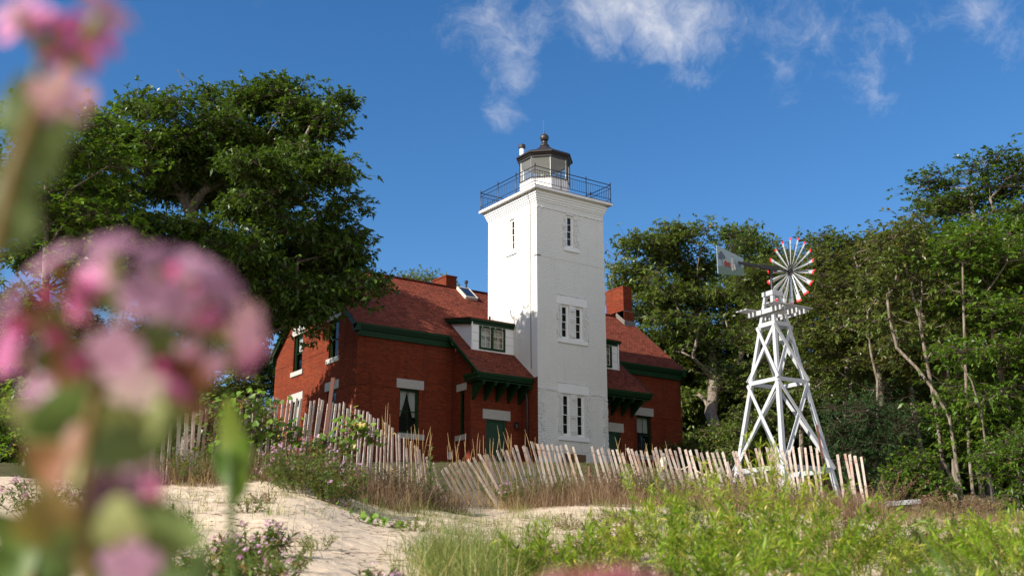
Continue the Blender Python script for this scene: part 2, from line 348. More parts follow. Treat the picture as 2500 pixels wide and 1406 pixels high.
# ------------------------------------------------------------------ terrain
A_ = np.array([-.6, -.343, -.2, -.09, -.018, .072, .2, .325, .45, .7])
S_ = np.array([-40, -8, 0, 2, 4, 6, 8, 10, 13, 16, 18, 20, 22, 24, 27, 30, 35, 40, 50, 70.])
near = [-2.4, -1.2, -.8, -.55, -.25, 0, .18]
T_ = np.array([
    near+[.45, 1.0, 1.56, 1.75, 1.95, 2.15, 2.4, 2.8, 3.2, 3.9, 4.42, 4.47, 4.47],
    near+[.45, 1.0, 1.56, 1.75, 1.95, 2.15, 2.4, 2.8, 3.2, 3.9, 4.42, 4.47, 4.47],
    near[:5]+[.06, .27, .55, 1.05, 1.56, 1.75, 1.95, 2.15, 2.4, 2.8, 3.2, 3.9, 4.42, 4.47, 4.47],
    near[:5]+[.03, .22, .42, .75, 1.1, 1.27, 1.48, 1.75, 2.15, 2.75, 3.2, 3.9, 4.42, 4.47, 4.47],
    near+[.335, .62, .93, 1.16, 1.42, 1.68, 2.0, 2.6, 3.1, 3.9, 4.4, 4.47, 4.47],
    near+[.33, .62, .97, 1.28, 1.55, 1.8, 2.1, 2.6, 3.1, 3.8, 4.4, 4.47, 4.47],
    near+[.33, .6, .93, 1.16, 1.4, 1.6, 1.83, 2.18, 2.6, 3.3, 4.0, 4.47, 4.47],
    near+[.3, .58, .88, 1.08, 1.28, 1.48, 1.66, 1.85, 2.0, 2.6, 3.1, 4.2, 4.47],
    near+[.28, .55, .82, 1.0, 1.18, 1.36, 1.5, 1.75, 1.95, 2.5, 3.0, 4.1, 4.47],
    near+[.28, .55, .82, 1.0, 1.18, 1.36, 1.5, 1.75, 1.95, 2.5, 3.0, 4.1, 4.47]])
def smooth_noise(x, y, sc, seed):
    r = np.random.default_rng(seed); out = np.zeros_like(x)
    for k in range(5):
        th = r.uniform(0, 2*np.pi); f = sc*r.uniform(.6, 1.7); ph = r.uniform(0, 6.28)
        out += np.sin((x*np.cos(th)+y*np.sin(th))*f+ph)
    return out/5
def terrain(x, y):
    x = np.asarray(x, float); y = np.asarray(y, float); dx, dy = x-CX, y-CY
    s = dx*math.sin(YAW)+dy*math.cos(YAW); t = dx*math.cos(YAW)-dy*math.sin(YAW)
    a = np.clip(t/np.maximum(s, 2.5), A_[0], A_[-1]); s2 = np.clip(s, S_[0], S_[-1])
    ia = np.clip(np.searchsorted(A_, a)-1, 0, len(A_)-2); fa = (a-A_[ia])/(A_[ia+1]-A_[ia]); fa = fa*fa*(3-2*fa)
    i = np.clip(np.searchsorted(S_, s2)-1, 0, len(S_)-2); f = (s2-S_[i])/(S_[i+1]-S_[i])
    def herm(row):
        p0 = T_[row, np.maximum(i-1, 0)]; p1 = T_[row, i]; p2 = T_[row, i+1]; p3 = T_[row, np.minimum(i+2, len(S_)-1)]
        h = S_[i+1]-S_[i]; m1 = (p2-p0)/(S_[i+1]-S_[np.maximum(i-1, 0)])*h; m2 = (p3-p1)/(S_[np.minimum(i+2, len(S_)-1)]-S_[i])*h
        return (2*f**3-3*f**2+1)*p1+(f**3-2*f**2+f)*m1+(-2*f**3+3*f**2)*p2+(f**3-f**2)*m2
    z = herm(ia)*(1-fa)+herm(ia+1)*fa
    amp = np.clip((38-s)/20, 0, 1)*np.clip((s-1)/5, 0, 1)
    z = z+amp*(.055*smooth_noise(x, y, 1.3, 3)+.03*smooth_noise(x, y, 4.5, 4)+.014*smooth_noise(x, y, 11., 5))
    return z+CZ
def gz(x, y): return float(terrain(np.array([x]), np.array([y]))[0])
def ray(px, py): return FW*FPX+RT*(px-1250)-UP*(py-703)
def at(px, py, s):
    """point seen at photo pixel (px,py), s metres ahead of the camera on the ground plan"""
    v = ray(px, py); k = s/(v.x*math.sin(YAW)+v.y*math.cos(YAW)); return CAM+v*k
def onground(px, s, dz=0.):
    p = at(px, 1220, s); return Vector((p.x, p.y, gz(p.x, p.y)+dz))
sg = np.concatenate([[-600, -300, -150, -80, -40, -20, -10], np.arange(-4, 27, .1), np.arange(27, 70, .8), [75, 90, 120, 180, 300, 600, 1200]])
tg = np.concatenate([[-900, -400, -200, -120, -80], np.arange(-60, -16, 1.5), np.arange(-16, 16, .14), np.arange(16, 60, 1.5), [80, 120, 200, 400, 900]])
Sg, Tg = np.meshgrid(sg, tg, indexing='ij')
Xg = CX+Sg*math.sin(YAW)+Tg*math.cos(YAW); Yg = CY+Sg*math.cos(YAW)-Tg*math.sin(YAW)
Zg = terrain(Xg, Yg)
edge = np.array([-30, -8, -3.5, -1.5, 1.5, 5, 9, 14, 40]); edv = np.array([17, 17, 18, 19.5, 20.2, 22, 20, 17, 16.])
lawn = np.clip((Sg-np.interp(Tg, edge, edv)-.3)/1.2, 0, 1)
ns, nt = Sg.shape; idx = np.arange(ns*nt).reshape(ns, nt)
Fg = np.stack([idx[:-1, :-1], idx[:-1, 1:], idx[1:, 1:], idx[1:, :-1]], -1).reshape(-1, 4)
def b_ground(t, b):
    o = t.add('ShaderNodeNewGeometry').outputs['Position']
    a = t.add('ShaderNodeSeparateColor', Color=t.add('ShaderNodeAttribute', attribute_name='tint').outputs['Color']).outputs[0]
    n1 = t.noise(o, .8, 5); n2 = t.noise(o, 9, 5, .7); n3 = t.noise(o, 1.7, 5, .62, 1.2)
    sand = t.mix(n1, (.50, .39, .275, 1), (.62, .50, .365, 1))
    sand = t.mix(t.maprange(n2, .5, .8, 0, .5), sand, (.44, .34, .24, 1))
    sand = t.mix(t.maprange(t.noise(o, 38, 2, .8), .64, .74, 0, .55), sand, (.24, .17, .11, 1))
    gr = t.mix(n2, (.03, .04, .012, 1), (.09, .085, .035, 1)); gr = t.mix(t.maprange(n1, .4, .6, 0, .6), gr, (.11, .085, .045, 1))
    t.l.new(t.mix(a, sand, gr), b.inputs['Base Color'])
    vo = t.add('ShaderNodeTexVoronoi', Vector=t.vmath('MULTIPLY', o, (1, 1, .3)).outputs[0], Scale=3.1, feature='SMOOTH_F1'); 
    h = t.math('ADD', t.math('MULTIPLY', n3, 1.2), t.math('MULTIPLY', n2, .35)); h = t.math('ADD', h, t.math('MULTIPLY', t.maprange(vo.outputs['Distance'], .05, .35), .55))
    bump(t, b, h, .8, .07)
mat('ground', (.6, .5, .37), .95, .1, build=b_ground)
g = bigmesh('sand_dune_ground', np.stack([Xg, Yg, Zg], -1).reshape(-1, 3), Fg[:, ::-1], 'ground', None, np.stack([lawn.ravel()]*3, -1), True)
tag(g, kind='structure')

# ------------------------------------------------------------------ lighthouse tower
TW = 3.66; HC = TW/2
LT = thing('lighthouse_tower', (HC, HC, 0), 'tall square white brick lighthouse tower with black railing and lantern rising from the red house', 'lighthouse')
F0 = FY(0.); L0 = FX(0.)
m = MB()
hol_f = [(1.25, 1.66, 1.72, 3.46), (2.0, 2.41, 1.72, 3.46), (1.25, 1.66, 5.78, 7.24), (2.0, 2.41, 5.78, 7.24), (1.6, 1.99, 9.82, 11.26)]
m.wall([(0, -1), (TW, -1), (TW, 9.18), (0, 9.18)], hol_f[:4], F0); m.wall([(0, 9.2), (TW, 9.2), (TW, 11.75), (0, 11.75)], hol_f[4:], F0)
m.box(-.012, TW+.012, -.012, .2, 9.175, 9.205)
m.wall([(0, 4.02), (.25, 4.02), (2.0, 5.45), (TW, 6.8), (TW, 9.18), (0, 9.18)], [], L0); m.wall([(0, 9.2), (TW, 9.2), (TW, 11.75), (0, 11.75)], [(1.63, 2.0, 9.82, 11.26)], L0)
m.box(-.012, .2, -.012, TW, 9.175, 9.205)
m.wall([(0, 4.02), (.25, 4.02), (2.0, 5.45), (TW, 6.8), (TW, 9.18), (0, 9.18)], [], FXp(TW)); m.wall([(0, 9.2), (TW, 9.2), (TW, 11.75), (0, 11.75)], [], FXp(TW))
m.wall([(0, 5), (TW, 5), (TW, 11.75), (0, 11.75)], [], FYp(TW))
m.build('shaft', 'white_brick', LT, recalc=False)
m = MB()
for F in (L0, FXp(TW)): m.wall([(.012, -1), (TW, -1), (TW, 6.8), (2.0, 5.45), (.25, 4.02), (.012, 4.02)], [], F)
m.build('brick_base_side', 'brick', LT, recalc=False)
m = MB(); m.box(.2, TW-.2, .2, TW-.2, -.5, 12.0); m.build('room_shade_box', 'dark_room', LT)  # near-black box painting the unlit interior behind the tower windows
m = MB()
for o_, z0, z1 in ((.03, 11.62, 11.70), (.065, 11.70, 11.80), (.10, 11.80, 11.90), (.14, 11.90, 11.985), (.08, 11.985, 12.06)): m.box(-o_, TW+o_, -o_, TW+o_, z0, z1)
m.build('cornice', 'white_paint', LT)
m = MB(); m.box(-.312, TW+.312, -.312, TW+.312, 12.06, 12.165); dk = m.build('gallery_deck', 'white_paint', LT)
m = MB(); m.box(-.322, TW+.322, -.322, TW+.322, 12.165, 12.185); m.build('deck_edge_strip', 'rust', dk)
# rock-faced brick trims
def rockcol(m, F, u0, sgn, z0, z1, wide=.30, nar=.20, seed=0):
    r = random.Random(seed); n = int((z1-z0)/.078)
    for i in range(n):
        L = wide if (i//5) % 2 == 0 else nar; u = 0
        while u < L-.02:
            du = min(r.uniform(.09, .13), L-u); a, b = u0+sgn*u, u0+sgn*(u+du-.012); z = z0+i*.078
            m.mbox(F, min(a, b), max(a, b), z+.006, z+.066, -.005, r.uniform(.02, .06)); u += du
def rockrow(m, F, u0, u1, z, seed=0, h=.07):
    r = random.Random(seed); u = u0
    while u < u1-.03:
        du = min(r.uniform(.09, .14), u1-u); m.mbox(F, u, u+du-.01, z, z+h, -.005, r.uniform(.02, .05)); u += du
def rtrim(fn):
    m = MB(); fn(m); m.build('rock_faced_trim', 'white_rock', LT)
for z0, z1, zl in ((1.72, 3.46, 3.885), (5.78, 7.24, 7.63)):
    rtrim(lambda m: rockcol(m, F0, 1.23, -1, z0, z1, .25, .17, 1)); rtrim(lambda m: rockcol(m, F0, 2.43, 1, z0, z1, .25, .17, 2))
    for zz in (z1-.25, z0+.75, z0+.08): rtrim(lambda m: [rockrow(m, F0, 1.68, 1.98, zz+k*.078, int(zz*10)+k, .062) for k in range(2)])
    def hood(m):
        rockrow(m, F0, .96, 2.70, zl, 5, .06)
        for k in range(5): m.mbox(F0, .93, .965, zl-.4+k*.078, zl-.34+k*.078, -.005, .02); m.mbox(F0, 2.69, 2.725, zl-.4+k*.078, zl-.34+k*.078, -.005, .02)
    rtrim(hood)
for a_ in ((1.58, -1, 9.82, 11.26, .24, .16, 3), (2.01, 1, 9.82, 11.26, .24, .16, 4), (.02, 1, .3, 3.6, .30, .20, 5), (TW-.02, -1, .3, 3.6, .30, .20, 6)): rtrim(lambda m: rockcol(m, F0, *a_))
for a_ in ((.02, .92, 3.52, 8, .06), (2.74, TW-.02, 3.52, 9, .06), (.02, TW-.02, 11.33, 10, .06)): rtrim(lambda m: rockrow(m, F0, *a_))
def window(parent, F, u0, u1, z0, z1, fmat='green_paint', smat='green_paint', cols=2, rows=2, lintel=None, sill=None, lmat='limestone', curtain=None, dep=.12, fw=.055, meet=True, mun=.018):
    m = MB(); d0, d1 = -dep-.05, -dep+.03
    m.mbox(F, u0, u0+fw, z0, z1, d0, d1); m.mbox(F, u1-fw, u1, z0, z1, d0, d1); m.mbox(F, u0+fw, u1-fw, z1-fw, z1, d0, d1); m.mbox(F, u0+fw, u1-fw, z0, z0+fw, d0, d1)
    wn = m.build('window', fmat, parent); a, b, c, d = u0+fw, u1-fw, z0+fw, z1-fw; zm = (c+d)/2
    m = MB(); e = .03
    halves = [(c, zm+.015, -dep-.04, -dep-.01), (zm-.015, d, -dep-.015, -dep+.012)] if meet else [(c, d, -dep-.03, -dep)]
    for (za, zb, da, db) in halves:
        m.mbox(F, a, a+e, za, zb, da, db); m.mbox(F, b-e, b, za, zb, da, db); m.mbox(F, a+e, b-e, zb-e, zb, da, db); m.mbox(F, a+e, b-e, za, za+e, da, db)
        if cols > 1:
            for k in range(1, cols): uu = a+(b-a)*k/cols; m.mbox(F, uu-mun/2, uu+mun/2, za+e, zb-e, da+.006, db-.004)
        for k in range(1, rows): zz = za+(zb-za)*k/rows; m.mbox(F, a+e, b-e, zz-mun/2, zz+mun/2, da+.008, db-.006)
    m.build('sash', smat, wn)
    m = MB(); m.add([F(a+.01, c+.01, -dep-.028), F(b-.01, c+.01, -dep-.028), F(b-.01, d-.01, -dep-.028), F(a+.01, d-.01, -dep-.028)], [(0, 1, 2, 3)]); m.build('pane', 'glass', wn, recalc=False)
    if curtain:
        m = MB(); n = 26
        kind = curtain
        for side in ((0, 1) if kind == 'tied' else (2,)):
            vs = []; fs = []
            for i in range(n+1):
                for j in range(9):
                    q = i/n; vz = d-(d-c)*(j/8)*(1. if kind == 'full' else .62 if kind == 'tied' else .42)
                    if side == 2: u = a+(b-a)*q
                    else:
                        wdt = (b-a)*(.5-.36*(j/8)**1.2); u = a+wdt*q if side == 0 else b-wdt*q
                    vs.append(F(u, vz, -dep-.10+.016*math.sin(q*n*1.9)))
            for i in range(n):
                for j in range(8): fs.append((i*9+j, i*9+j+1, (i+1)*9+j+1, (i+1)*9+j))
            m.add(vs, fs)
        m.build('curtain', 'curtain', wn, smooth=True, recalc=False)
    if lintel: m = MB(); m.mbox(F, *lintel, -.03, .02); m.build('lintel', lmat, wn, bev=.004)
    if sill: m = MB(); m.mbox(F, *sill, -dep, .055); m.build('sill', lmat, wn, bev=.004)
    return wn
for i, (z0, z1, zl0, zl1, zs0, zs1) in enumerate(((1.72, 3.46, 3.47, 3.88, 1.52, 1.71), (5.78, 7.24, 7.25, 7.62, 5.59, 5.77))):
    a = window(LT, F0, 1.25, 1.66, z0, z1, 'white_paint', 'white_paint', 1, 2, (1.0, 2.66, zl0, zl1), (1.04, 2.62, zs0, zs1), 'white_paint', fw=.07, dep=.09)
    b = window(LT, F0, 2.0, 2.41, z0, z1, 'white_paint', 'white_paint', 1, 2, fw=.07, dep=.09)
window(LT, F0, 1.6, 1.99, 9.82, 11.26, 'white_paint', 'white_paint', 1, 2, (1.55, 2.04, 11.265, 11.32), (1.43, 2.23, 9.62, 9.81), 'white_paint', fw=.07, dep=.09)
window(LT, L0, 1.63, 2.0, 9.82, 11.26, 'white_paint', 'white_paint', 1, 2, None, (1.44, 2.24, 9.62, 9.81), 'white_paint', fw=.07, dep=.09)
m = MB(); m.mbox(F0, 1.2, 2.42, .55, 1.0, -.01, .02)
for k in range(9): m.mbox(F0, 1.26+k*.13, 1.33+k*.13, .6, .95, .02, .035)
m.build('foundation_vent', 'brown_wood', LT)
m = MB(); m.tube([(-.33, .42, 12.04), (-.16, .42, 11.95), (-.10, .42, 11.75), (-.03, .42, 11.5), (-.025, .42, 9.3), (-.035, .43, 9.1), (-.025, .42, 4.4)], .011, 5); m.build('lightning_cable', 'flashing', LT, smooth=True)
# railing
rl = MB(); i0, i1 = -.25, TW+.25; cs = [(i0, i0), (i1, i0), (i1, i1), (i0, i1)]
for k in range(4):
    a, b = cs[k], cs[(k+1) % 4]
    for z, r in ((13.03, .019),): rl.tube([(a[0], a[1], z), (b[0], b[1], z)], r, 6)
rail = rl.build('railing', 'iron', LT)
for k in range(4):
    a, b = Vector((*cs[k], 0)), Vector((*cs[(k+1) % 4], 0))
    for j in range(3):
        p = a+(b-a)*j/3; q = a+(b-a)*(j+1)/3
        m = MB(); m.lathe(p.x, p.y, [(.028, 12.185), (.028, 12.2), (.019, 12.21), (.019, 13.05), (.03, 13.07), (.034, 13.095), (.026, 13.125), (.012, 13.14), (.006, 13.165)], 8)
        m.build('post', 'iron', rail, smooth=True)
        m = MB(); m.tube([p+Vector((0, 0, 12.36)), q+Vector((0, 0, 12.36))], .014, 5); m.tube([p+Vector((0, 0, 12.86)), q+Vector((0, 0, 12.86))], .014, 5)
        for t in range(1, 11): c = p+(q-p)*t/11; m.tube([c+Vector((0, 0, 12.36)), c+Vector((0, 0, 12.86))], .0085, 4)
        m.build('baluster_panel', 'iron', rail)
# lantern room
O8 = R(22.5); R8 = 1.153
m = MB(); m.lathe(HC, HC, [(R8, 12.186), (R8, 13.16), (R8+.02, 13.17), (R8+.02, 13.2), (R8-.02, 13.2)], 8, O8); LR = m.build('lantern_room', 'white_paint', LT)
m = MB(); m.lathe(HC, HC, [(R8+.04, 13.2), (R8+.04, 13.245), (R8-.05, 13.245), (R8-.05, 13.2)], 8, O8); m.build('lantern_sill', 'lantern_black', LR)
o8 = [(HC+R8*math.cos(O8+k*R(45)), HC+R8*math.sin(O8+k*R(45))) for k in range(8)]
for k in range(8):
    x, y = o8[k]; ux, uy = (x-HC)/R8, (y-HC)/R8
    m = MB(); m.beam((x, y, 13.245), (x, y, 14.2), .035, .05, (ux, uy, 0)); m.build('mullion', 'lantern_black', LR)
    m = MB(); m.beam((x-ux*.05, y-uy*.05, 13.25), (x-ux*.05, y-uy*.05, 14.2), .075, .05, (ux, uy, 0)); m.build('inner_mullion', 'white_paint', LR)
    x2, y2 = o8[(k+1) % 8]; s_ = .975; P = lambda px, py: (HC+(px-HC)*s_, HC+(py-HC)*s_)
    a, b = P(x, y), P(x2, y2)
    m = MB(); m.add([(*a, 13.24), (*b, 13.24), (*b, 14.2), (*a, 14.2)], [(0, 1, 2, 3)]); m.build('glass_pane', 'lantern_glass', LR, recalc=False)
m = MB(); m.lathe(HC, HC, [(R8-.12, 14.19), (R8+.03, 14.19), (R8+.03, 14.27), (R8+.08, 14.30), (R8+.10, 14.34), (R8+.17, 14.38), (R8+.17, 14.44)], 8, O8, cap=False)
m.lathe(HC, HC, [(R8+.17, 14.44), (R8+.10, 14.50), (.72, 14.72), (.40, 14.92), (.23, 15.06), (.20, 15.10)], 8, O8, cap=False); m.build('lantern_roof', 'lantern_black', LT)
m = MB(); m.lathe(HC, HC, [(R8-.13, 14.195), (.9, 14.27), (.3, 14.38), (.02, 14.4)], 8, O8, cap=False); m.lathe(HC, HC, [(R8-.03, 13.19), (R8-.03, 13.2)], 8, O8); m.build('lantern_ceiling', 'white_paint', LR)
bl = [(.205*math.sin(R(a)), 15.50-.205*math.cos(R(a))) for a in range(30, 176, 12)]
m = MB(); m.lathe(HC, HC, [(.22, 15.08), (.22, 15.13), (.17, 15.16), (.10, 15.21), (.15, 15.235), (.15, 15.26), (.09, 15.285), (.12, 15.31)]+bl+[(.02, 15.72), (.012, 15.8), (.004, 15.84)], 20); m.build('ball_finial', 'lantern_black', LT, smooth=True)
m = MB(); m.tube([(HC-.05, HC, 15.6), (HC-.05, HC, 16.35)], .006, 5); m.build('lightning_rod', 'flashing', LT)
m = MB(); m.tube([(1.47, 3.09, 12.18), (1.47, 3.09, 15.42)], .105, 14); fl = m.build('flue_pipe', 'white_paint', LT, smooth=True)
m = MB(); m.lathe(1.47, 3.09, [(.12, 15.33), (.165, 15.35), (.165, 15.5), (.13, 15.52), (.02, 15.53), (.01, 15.58)], 14); m.build('flue_cap', 'lantern_black', fl)
m = MB(); m.lathe(HC, HC, [(.2, 12.2), (.2, 13.3), (.34, 13.32), (.34, 13.38)], 16); m.build('lens_pedestal', 'white_paint', LR)
pr = []
for k in range(15): z = 13.38+k*.045; q = (k-7)/7.5; r = .33*math.sqrt(max(0, 1-.55*q*q)); pr += [(r, z), (r-.035, z+.03)]
m = MB(); m.lathe(HC, HC, pr+[(.05, 14.1)], 20); m.build('fresnel_lens', 'lens_glass', LR)

# ------------------------------------------------------------------ keeper's house
XL, XR, YF, YB = -6.83, 10.49, 2.69, 10.67; SLP = .82; YR = 6.68; ZR = 9.26
rz = lambda y: 5.84+SLP*(y-2.505) if y <= YR else 5.84+SLP*((2*YR-y)-2.505)
KH = thing('brick_house', (HC, 6.5, 0), 'long two storey red brick house with green trim built around the white tower', 'house')
FM = FY(YF); GL = FX(XL); FWg = FY(1.20)
win_f = [(-4.88, -3.98, 1.66, 3.45), (7.64, 8.54, 1.66, 3.45)]
win_g = [(4.40, 5.25, 4.81, 6.42), (7.85, 8.75, 4.81, 6.42), (4.40, 5.25, 1.66, 3.47), (7.80, 8.72, 1.66, 3.47)]
ze_ = rz(YF)-.12
m = MB(); m.wall([(XL, -1), (0.0, -1), (0.0, ze_), (XL, ze_)], win_f[:1], FM); m.wall([(TW, -1), (XR, -1), (XR, ze_), (TW, ze_)], win_f[1:], FM)
gab = [(YF, -1), (YB, -1), (YB, ze_), (YR+.83, 8.5), (YR-.83, 8.5), (YF, ze_)]
m.wall(gab, win_g, GL); m.wall(gab, [], FXp(XR)); m.wall([(XL, -1), (XR, -1), (XR, ze_), (XL, ze_)], [], FYp(YB))
w1 = m.build('wall', 'brick', KH, recalc=False)
m = MB(); m.wall([(-2.45, -1), (0., -1), (0., 4.6), (-2.45, 4.6)], [(-1.71, -.75, .0, 2.29)], FWg); m.wall([(1.2, -1), (YF, -1), (YF, ze_), (1.2, 4.6)], [(1.69, 2.09, 1.66, 3.45)], FX(-2.45)); m.build('porch_wall', 'brick', KH, recalc=False)
m = MB(); m.wall([(TW, -1), (6.11, -1), (6.11, 4.6), (TW, 4.6)], [(4.41, 5.37, .0, 2.29)], FWg)
m.wall([(1.2, -1), (YF, -1), (YF, ze_), (1.2, 4.6)], [(1.69, 2.09, 1.66, 3.45)], FXp(6.11))
m.build('porch_wall', 'brick', KH, recalc=False)
m = MB()
for F, u0, u1 in ((FM, XL, -5.05), (FM, -3.75, -2.45), (FM, 6.11, 7.41), (FM, 8.71, XR), (GL, YF, 4.1), (GL, 5.42, 7.58), (GL, 8.92, YB)): m.mbox(F, u0, u1, 3.43, 3.49, -.005, .022)
for F, u0, u1 in ((FM, XL, -2.6), (FM, 6.3, XR), (GL, YF, 4.37), (GL, 5.28, 7.82), (GL, 8.78, YB)): m.mbox(F, u0, u1, 5.2, 5.235, -.005, .016)
m.build('belt_course', 'brick', KH)
m = MB(); m.box(XL+.35, XR-.35, YF+.35, YB-.35, -.4, 5.6); m.build('room_shade_box', 'dark_room', KH)  # near-black box standing in for the darkness of the unlit rooms
window(KH, FM, *win_f[0], cols=2, rows=1, lintel=(-5.03, -3.77, 3.455, 3.83), sill=(-4.96, -3.72, 1.43, 1.655), curtain='tied')
window(KH, FM, *win_f[1], cols=2, rows=1, lintel=(7.43, 8.69, 3.455, 3.83), sill=(7.38, 8.62, 1.43, 1.655), curtain='half')
for (u0, u1, z0, z1), hi in zip(win_g, (6.81, 6.81, 3.84, 3.84)):
    window(KH, GL, u0, u1, z0, z1, cols=1, rows=1, lintel=(u0-.2, u1+.2, z1+.005, hi), sill=(u0-.17, u1+.15, z0-.21, z0-.005), curtain='half' if u0 > 6 else None)
window(KH, FX(-2.45), 1.69, 2.09, 1.66, 3.45, cols=1, rows=1, lintel=(1.52, 2.27, 3.455, 3.75), sill=(1.53, 2.31, 1.44, 1.655))
for sgn, (a, b), (c, d) in ((0, (-1.71, -.75), (-1.88, -.53)), (1, (4.41, 5.37), (4.19, 5.54))):
    m = MB(); w_ = .07; m.mbox(FWg, a, a+w_, -.1, 2.29, -.14, -.05); m.mbox(FWg, b-w_, b, -.1, 2.29, -.14, -.05); m.mbox(FWg, a+w_, b-w_, 2.22, 2.29, -.14, -.05)
    n = 8
    for k in range(n): u = a+w_+(b-a-2*w_)*k/n; m.mbox(FWg, u+.003, u+(b-a-2*w_)/n-.003, -.1, 2.22, -.14, -.10)
    m.mbox(FWg, a+w_, b-w_, -.1, 2.22, -.15, -.125)
    dr = m.build('door', 'green_door', KH)
    m = MB(); m.mbox(FWg, c, d, 2.295, 2.69, -.03, .02); m.build('lintel', 'limestone', dr, bev=.004)
    m = MB(); m.tube([(b-.15, 1.28, .95), (b-.15, 1.22, .95)], .025, 8); m.build('handle', 'iron', dr)
# roof
def slab(m, poly, thick=.1):
    n = len(poly); k = len(m.v); tri = tessellate_polygon([[Vector((p[0], p[1], 0)) for p in poly]])
    for dz in (0, -thick):
        for p in poly: m.v.append((p[0], p[1], p[2]+dz))
    for t in tri: m.f.append(tuple(k+i for i in t)); m.f.append(tuple(k+n+i for i in t[::-1]))
    for i in range(n): j = (i+1) % n; m.f.append((k+i, k+j, k+n+j, k+n+i))
xa, xb = XL-.19, XR+.19; jh = .83; ra, rb = xa+.82, xb-.82
m = MB()
front = [(xa, 2.505), (-2.67, 2.505), (-2.67, .236), (.05, .236), (TW-.05, .236), (6.33, .236), (6.33, 2.505), (xb, 2.505), (xb, YR-jh), (rb, YR), (ra, YR), (xa, YR-jh)]
slab(m, [(x, y, rz(y)) for x, y in front])
back = [(xa, 2*YR-2.505), (xb, 2*YR-2.505), (xb, YR+jh), (rb, YR), (ra, YR), (xa, YR+jh)]
slab(m, [(x, y, rz(y)) for x, y in back])
for x, xr in ((xa, ra), (xb, rb)): slab(m, [(x, YR-jh, rz(YR-jh)), (x, YR+jh, rz(YR+jh)), (xr, YR, ZR)])
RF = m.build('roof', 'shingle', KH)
m = MB(); m.beam((ra, YR, ZR+.005), (rb, YR, ZR+.005), .22, .045); 
for x, xr in ((xa, ra), (xb, rb)):
    for s_ in (-1, 1): m.beam((x, YR+s_*jh, rz(YR+s_*jh)+.01), (xr, YR, ZR+.01), .16, .03)
m.build('ridge_cap', 'shingle', RF)
m = MB()
def fascia(m, x0, x1, y, z):       # stepped crown along X at the eave
    m.box(x0, x1, y-.02, y+.10, z-.10, z-.005); m.box(x0+.0, x1, y+.02, y+.10, z-.17, z-.10); m.box(x0, x1, y+.06, y+.2, z-.235, z-.17)
fascia(m, xa, -2.60, 2.505, 5.84); m.box(XL, -2.45, 2.6, YF-.003, 5.35, 5.58); m.build('eave_trim', 'green_paint', RF); m = MB(); fascia(m, 6.26, xb, 2.505, 5.84); m.box(6.11, XR, 2.6, YF-.003, 5.35, 5.58)
m.build('eave_trim', 'green_paint', RF); m = MB()
fascia(m, -2.67, -.02, .236, 3.98); fascia(m, TW+.02, 6.33, .236, 3.98)
m.box(-2.66, -.02, .33, 1.19, 3.66, 3.70); m.box(TW+.02, 6.32, .33, 1.19, 3.66, 3.70)
for x, sg in ((-2.67, -1), (6.33, 1)):   # returns and rakes of the porch roofs
    m.box(min(x, x+sg*.08), max(x, x+sg*.08), .236, 1.25, 3.72, 3.97); m.box(min(x, x+sg*.14), max(x, x+sg*.14), .20, 1.25, 3.88, 3.98)
    m.beam((x+sg*.02, .24, rz(.24)-.13), (x+sg*.02, 2.5, rz(2.5)-.13), .06, .16); m.beam((x+sg*.06, .24, rz(.24)-.05), (x+sg*.06, 2.5, rz(2.5)-.05), .05, .07)
m.build('porch_eave_trim', 'green_paint', RF)
for x, sg in ((xa, 1), (xb, -1)):        # rakes of the main gables
    m = MB()
    for ya, yb in ((2.505, YR-jh), (2*YR-2.505, YR+jh)):
        m.beam((x+sg*.03, ya, rz(ya)-.17), (x+sg*.03, yb, rz(yb)-.17), .06, .2); m.beam((x+sg*.0, ya, rz(ya)-.06), (x+sg*.0, yb, rz(yb)-.06), .09, .08)
        m.beam((x+sg*.1, ya, rz(ya)-.13), (x+sg*.1, yb, rz(yb)-.13), .14, .03)
    m.beam((x+sg*.03, YR-jh, rz(YR-jh)-.15), (x+sg*.03, YR+jh, rz(YR+jh)-.15), .06, .16)
    for y0, y1 in ((2.45, 2.78), (2*YR-2.78, 2*YR-2.45)): m.box(min(x, x+sg*.2), max(x, x+sg*.2), y0, y1, 5.52, 5.80)
    m.build('rake_trim', 'green_paint', RF)
for x0 in (-2.37, -1.80, -1.23, -.66, -.12, 3.80, 4.33, 4.87, 5.44, 6.02):
    m = MB(); m.box(x0-.045, x0+.045, .38, 1.195, 3.52, 3.655); m.prism([(.5, 3.52), (1.195, 3.52), (1.195, 3.0)], FX(x0+.04), 0, .08); m.box(x0-.07, x0+.07, .34, .46, 3.60, 3.66)
    m.build('eave_bracket', 'green_paint', RF)
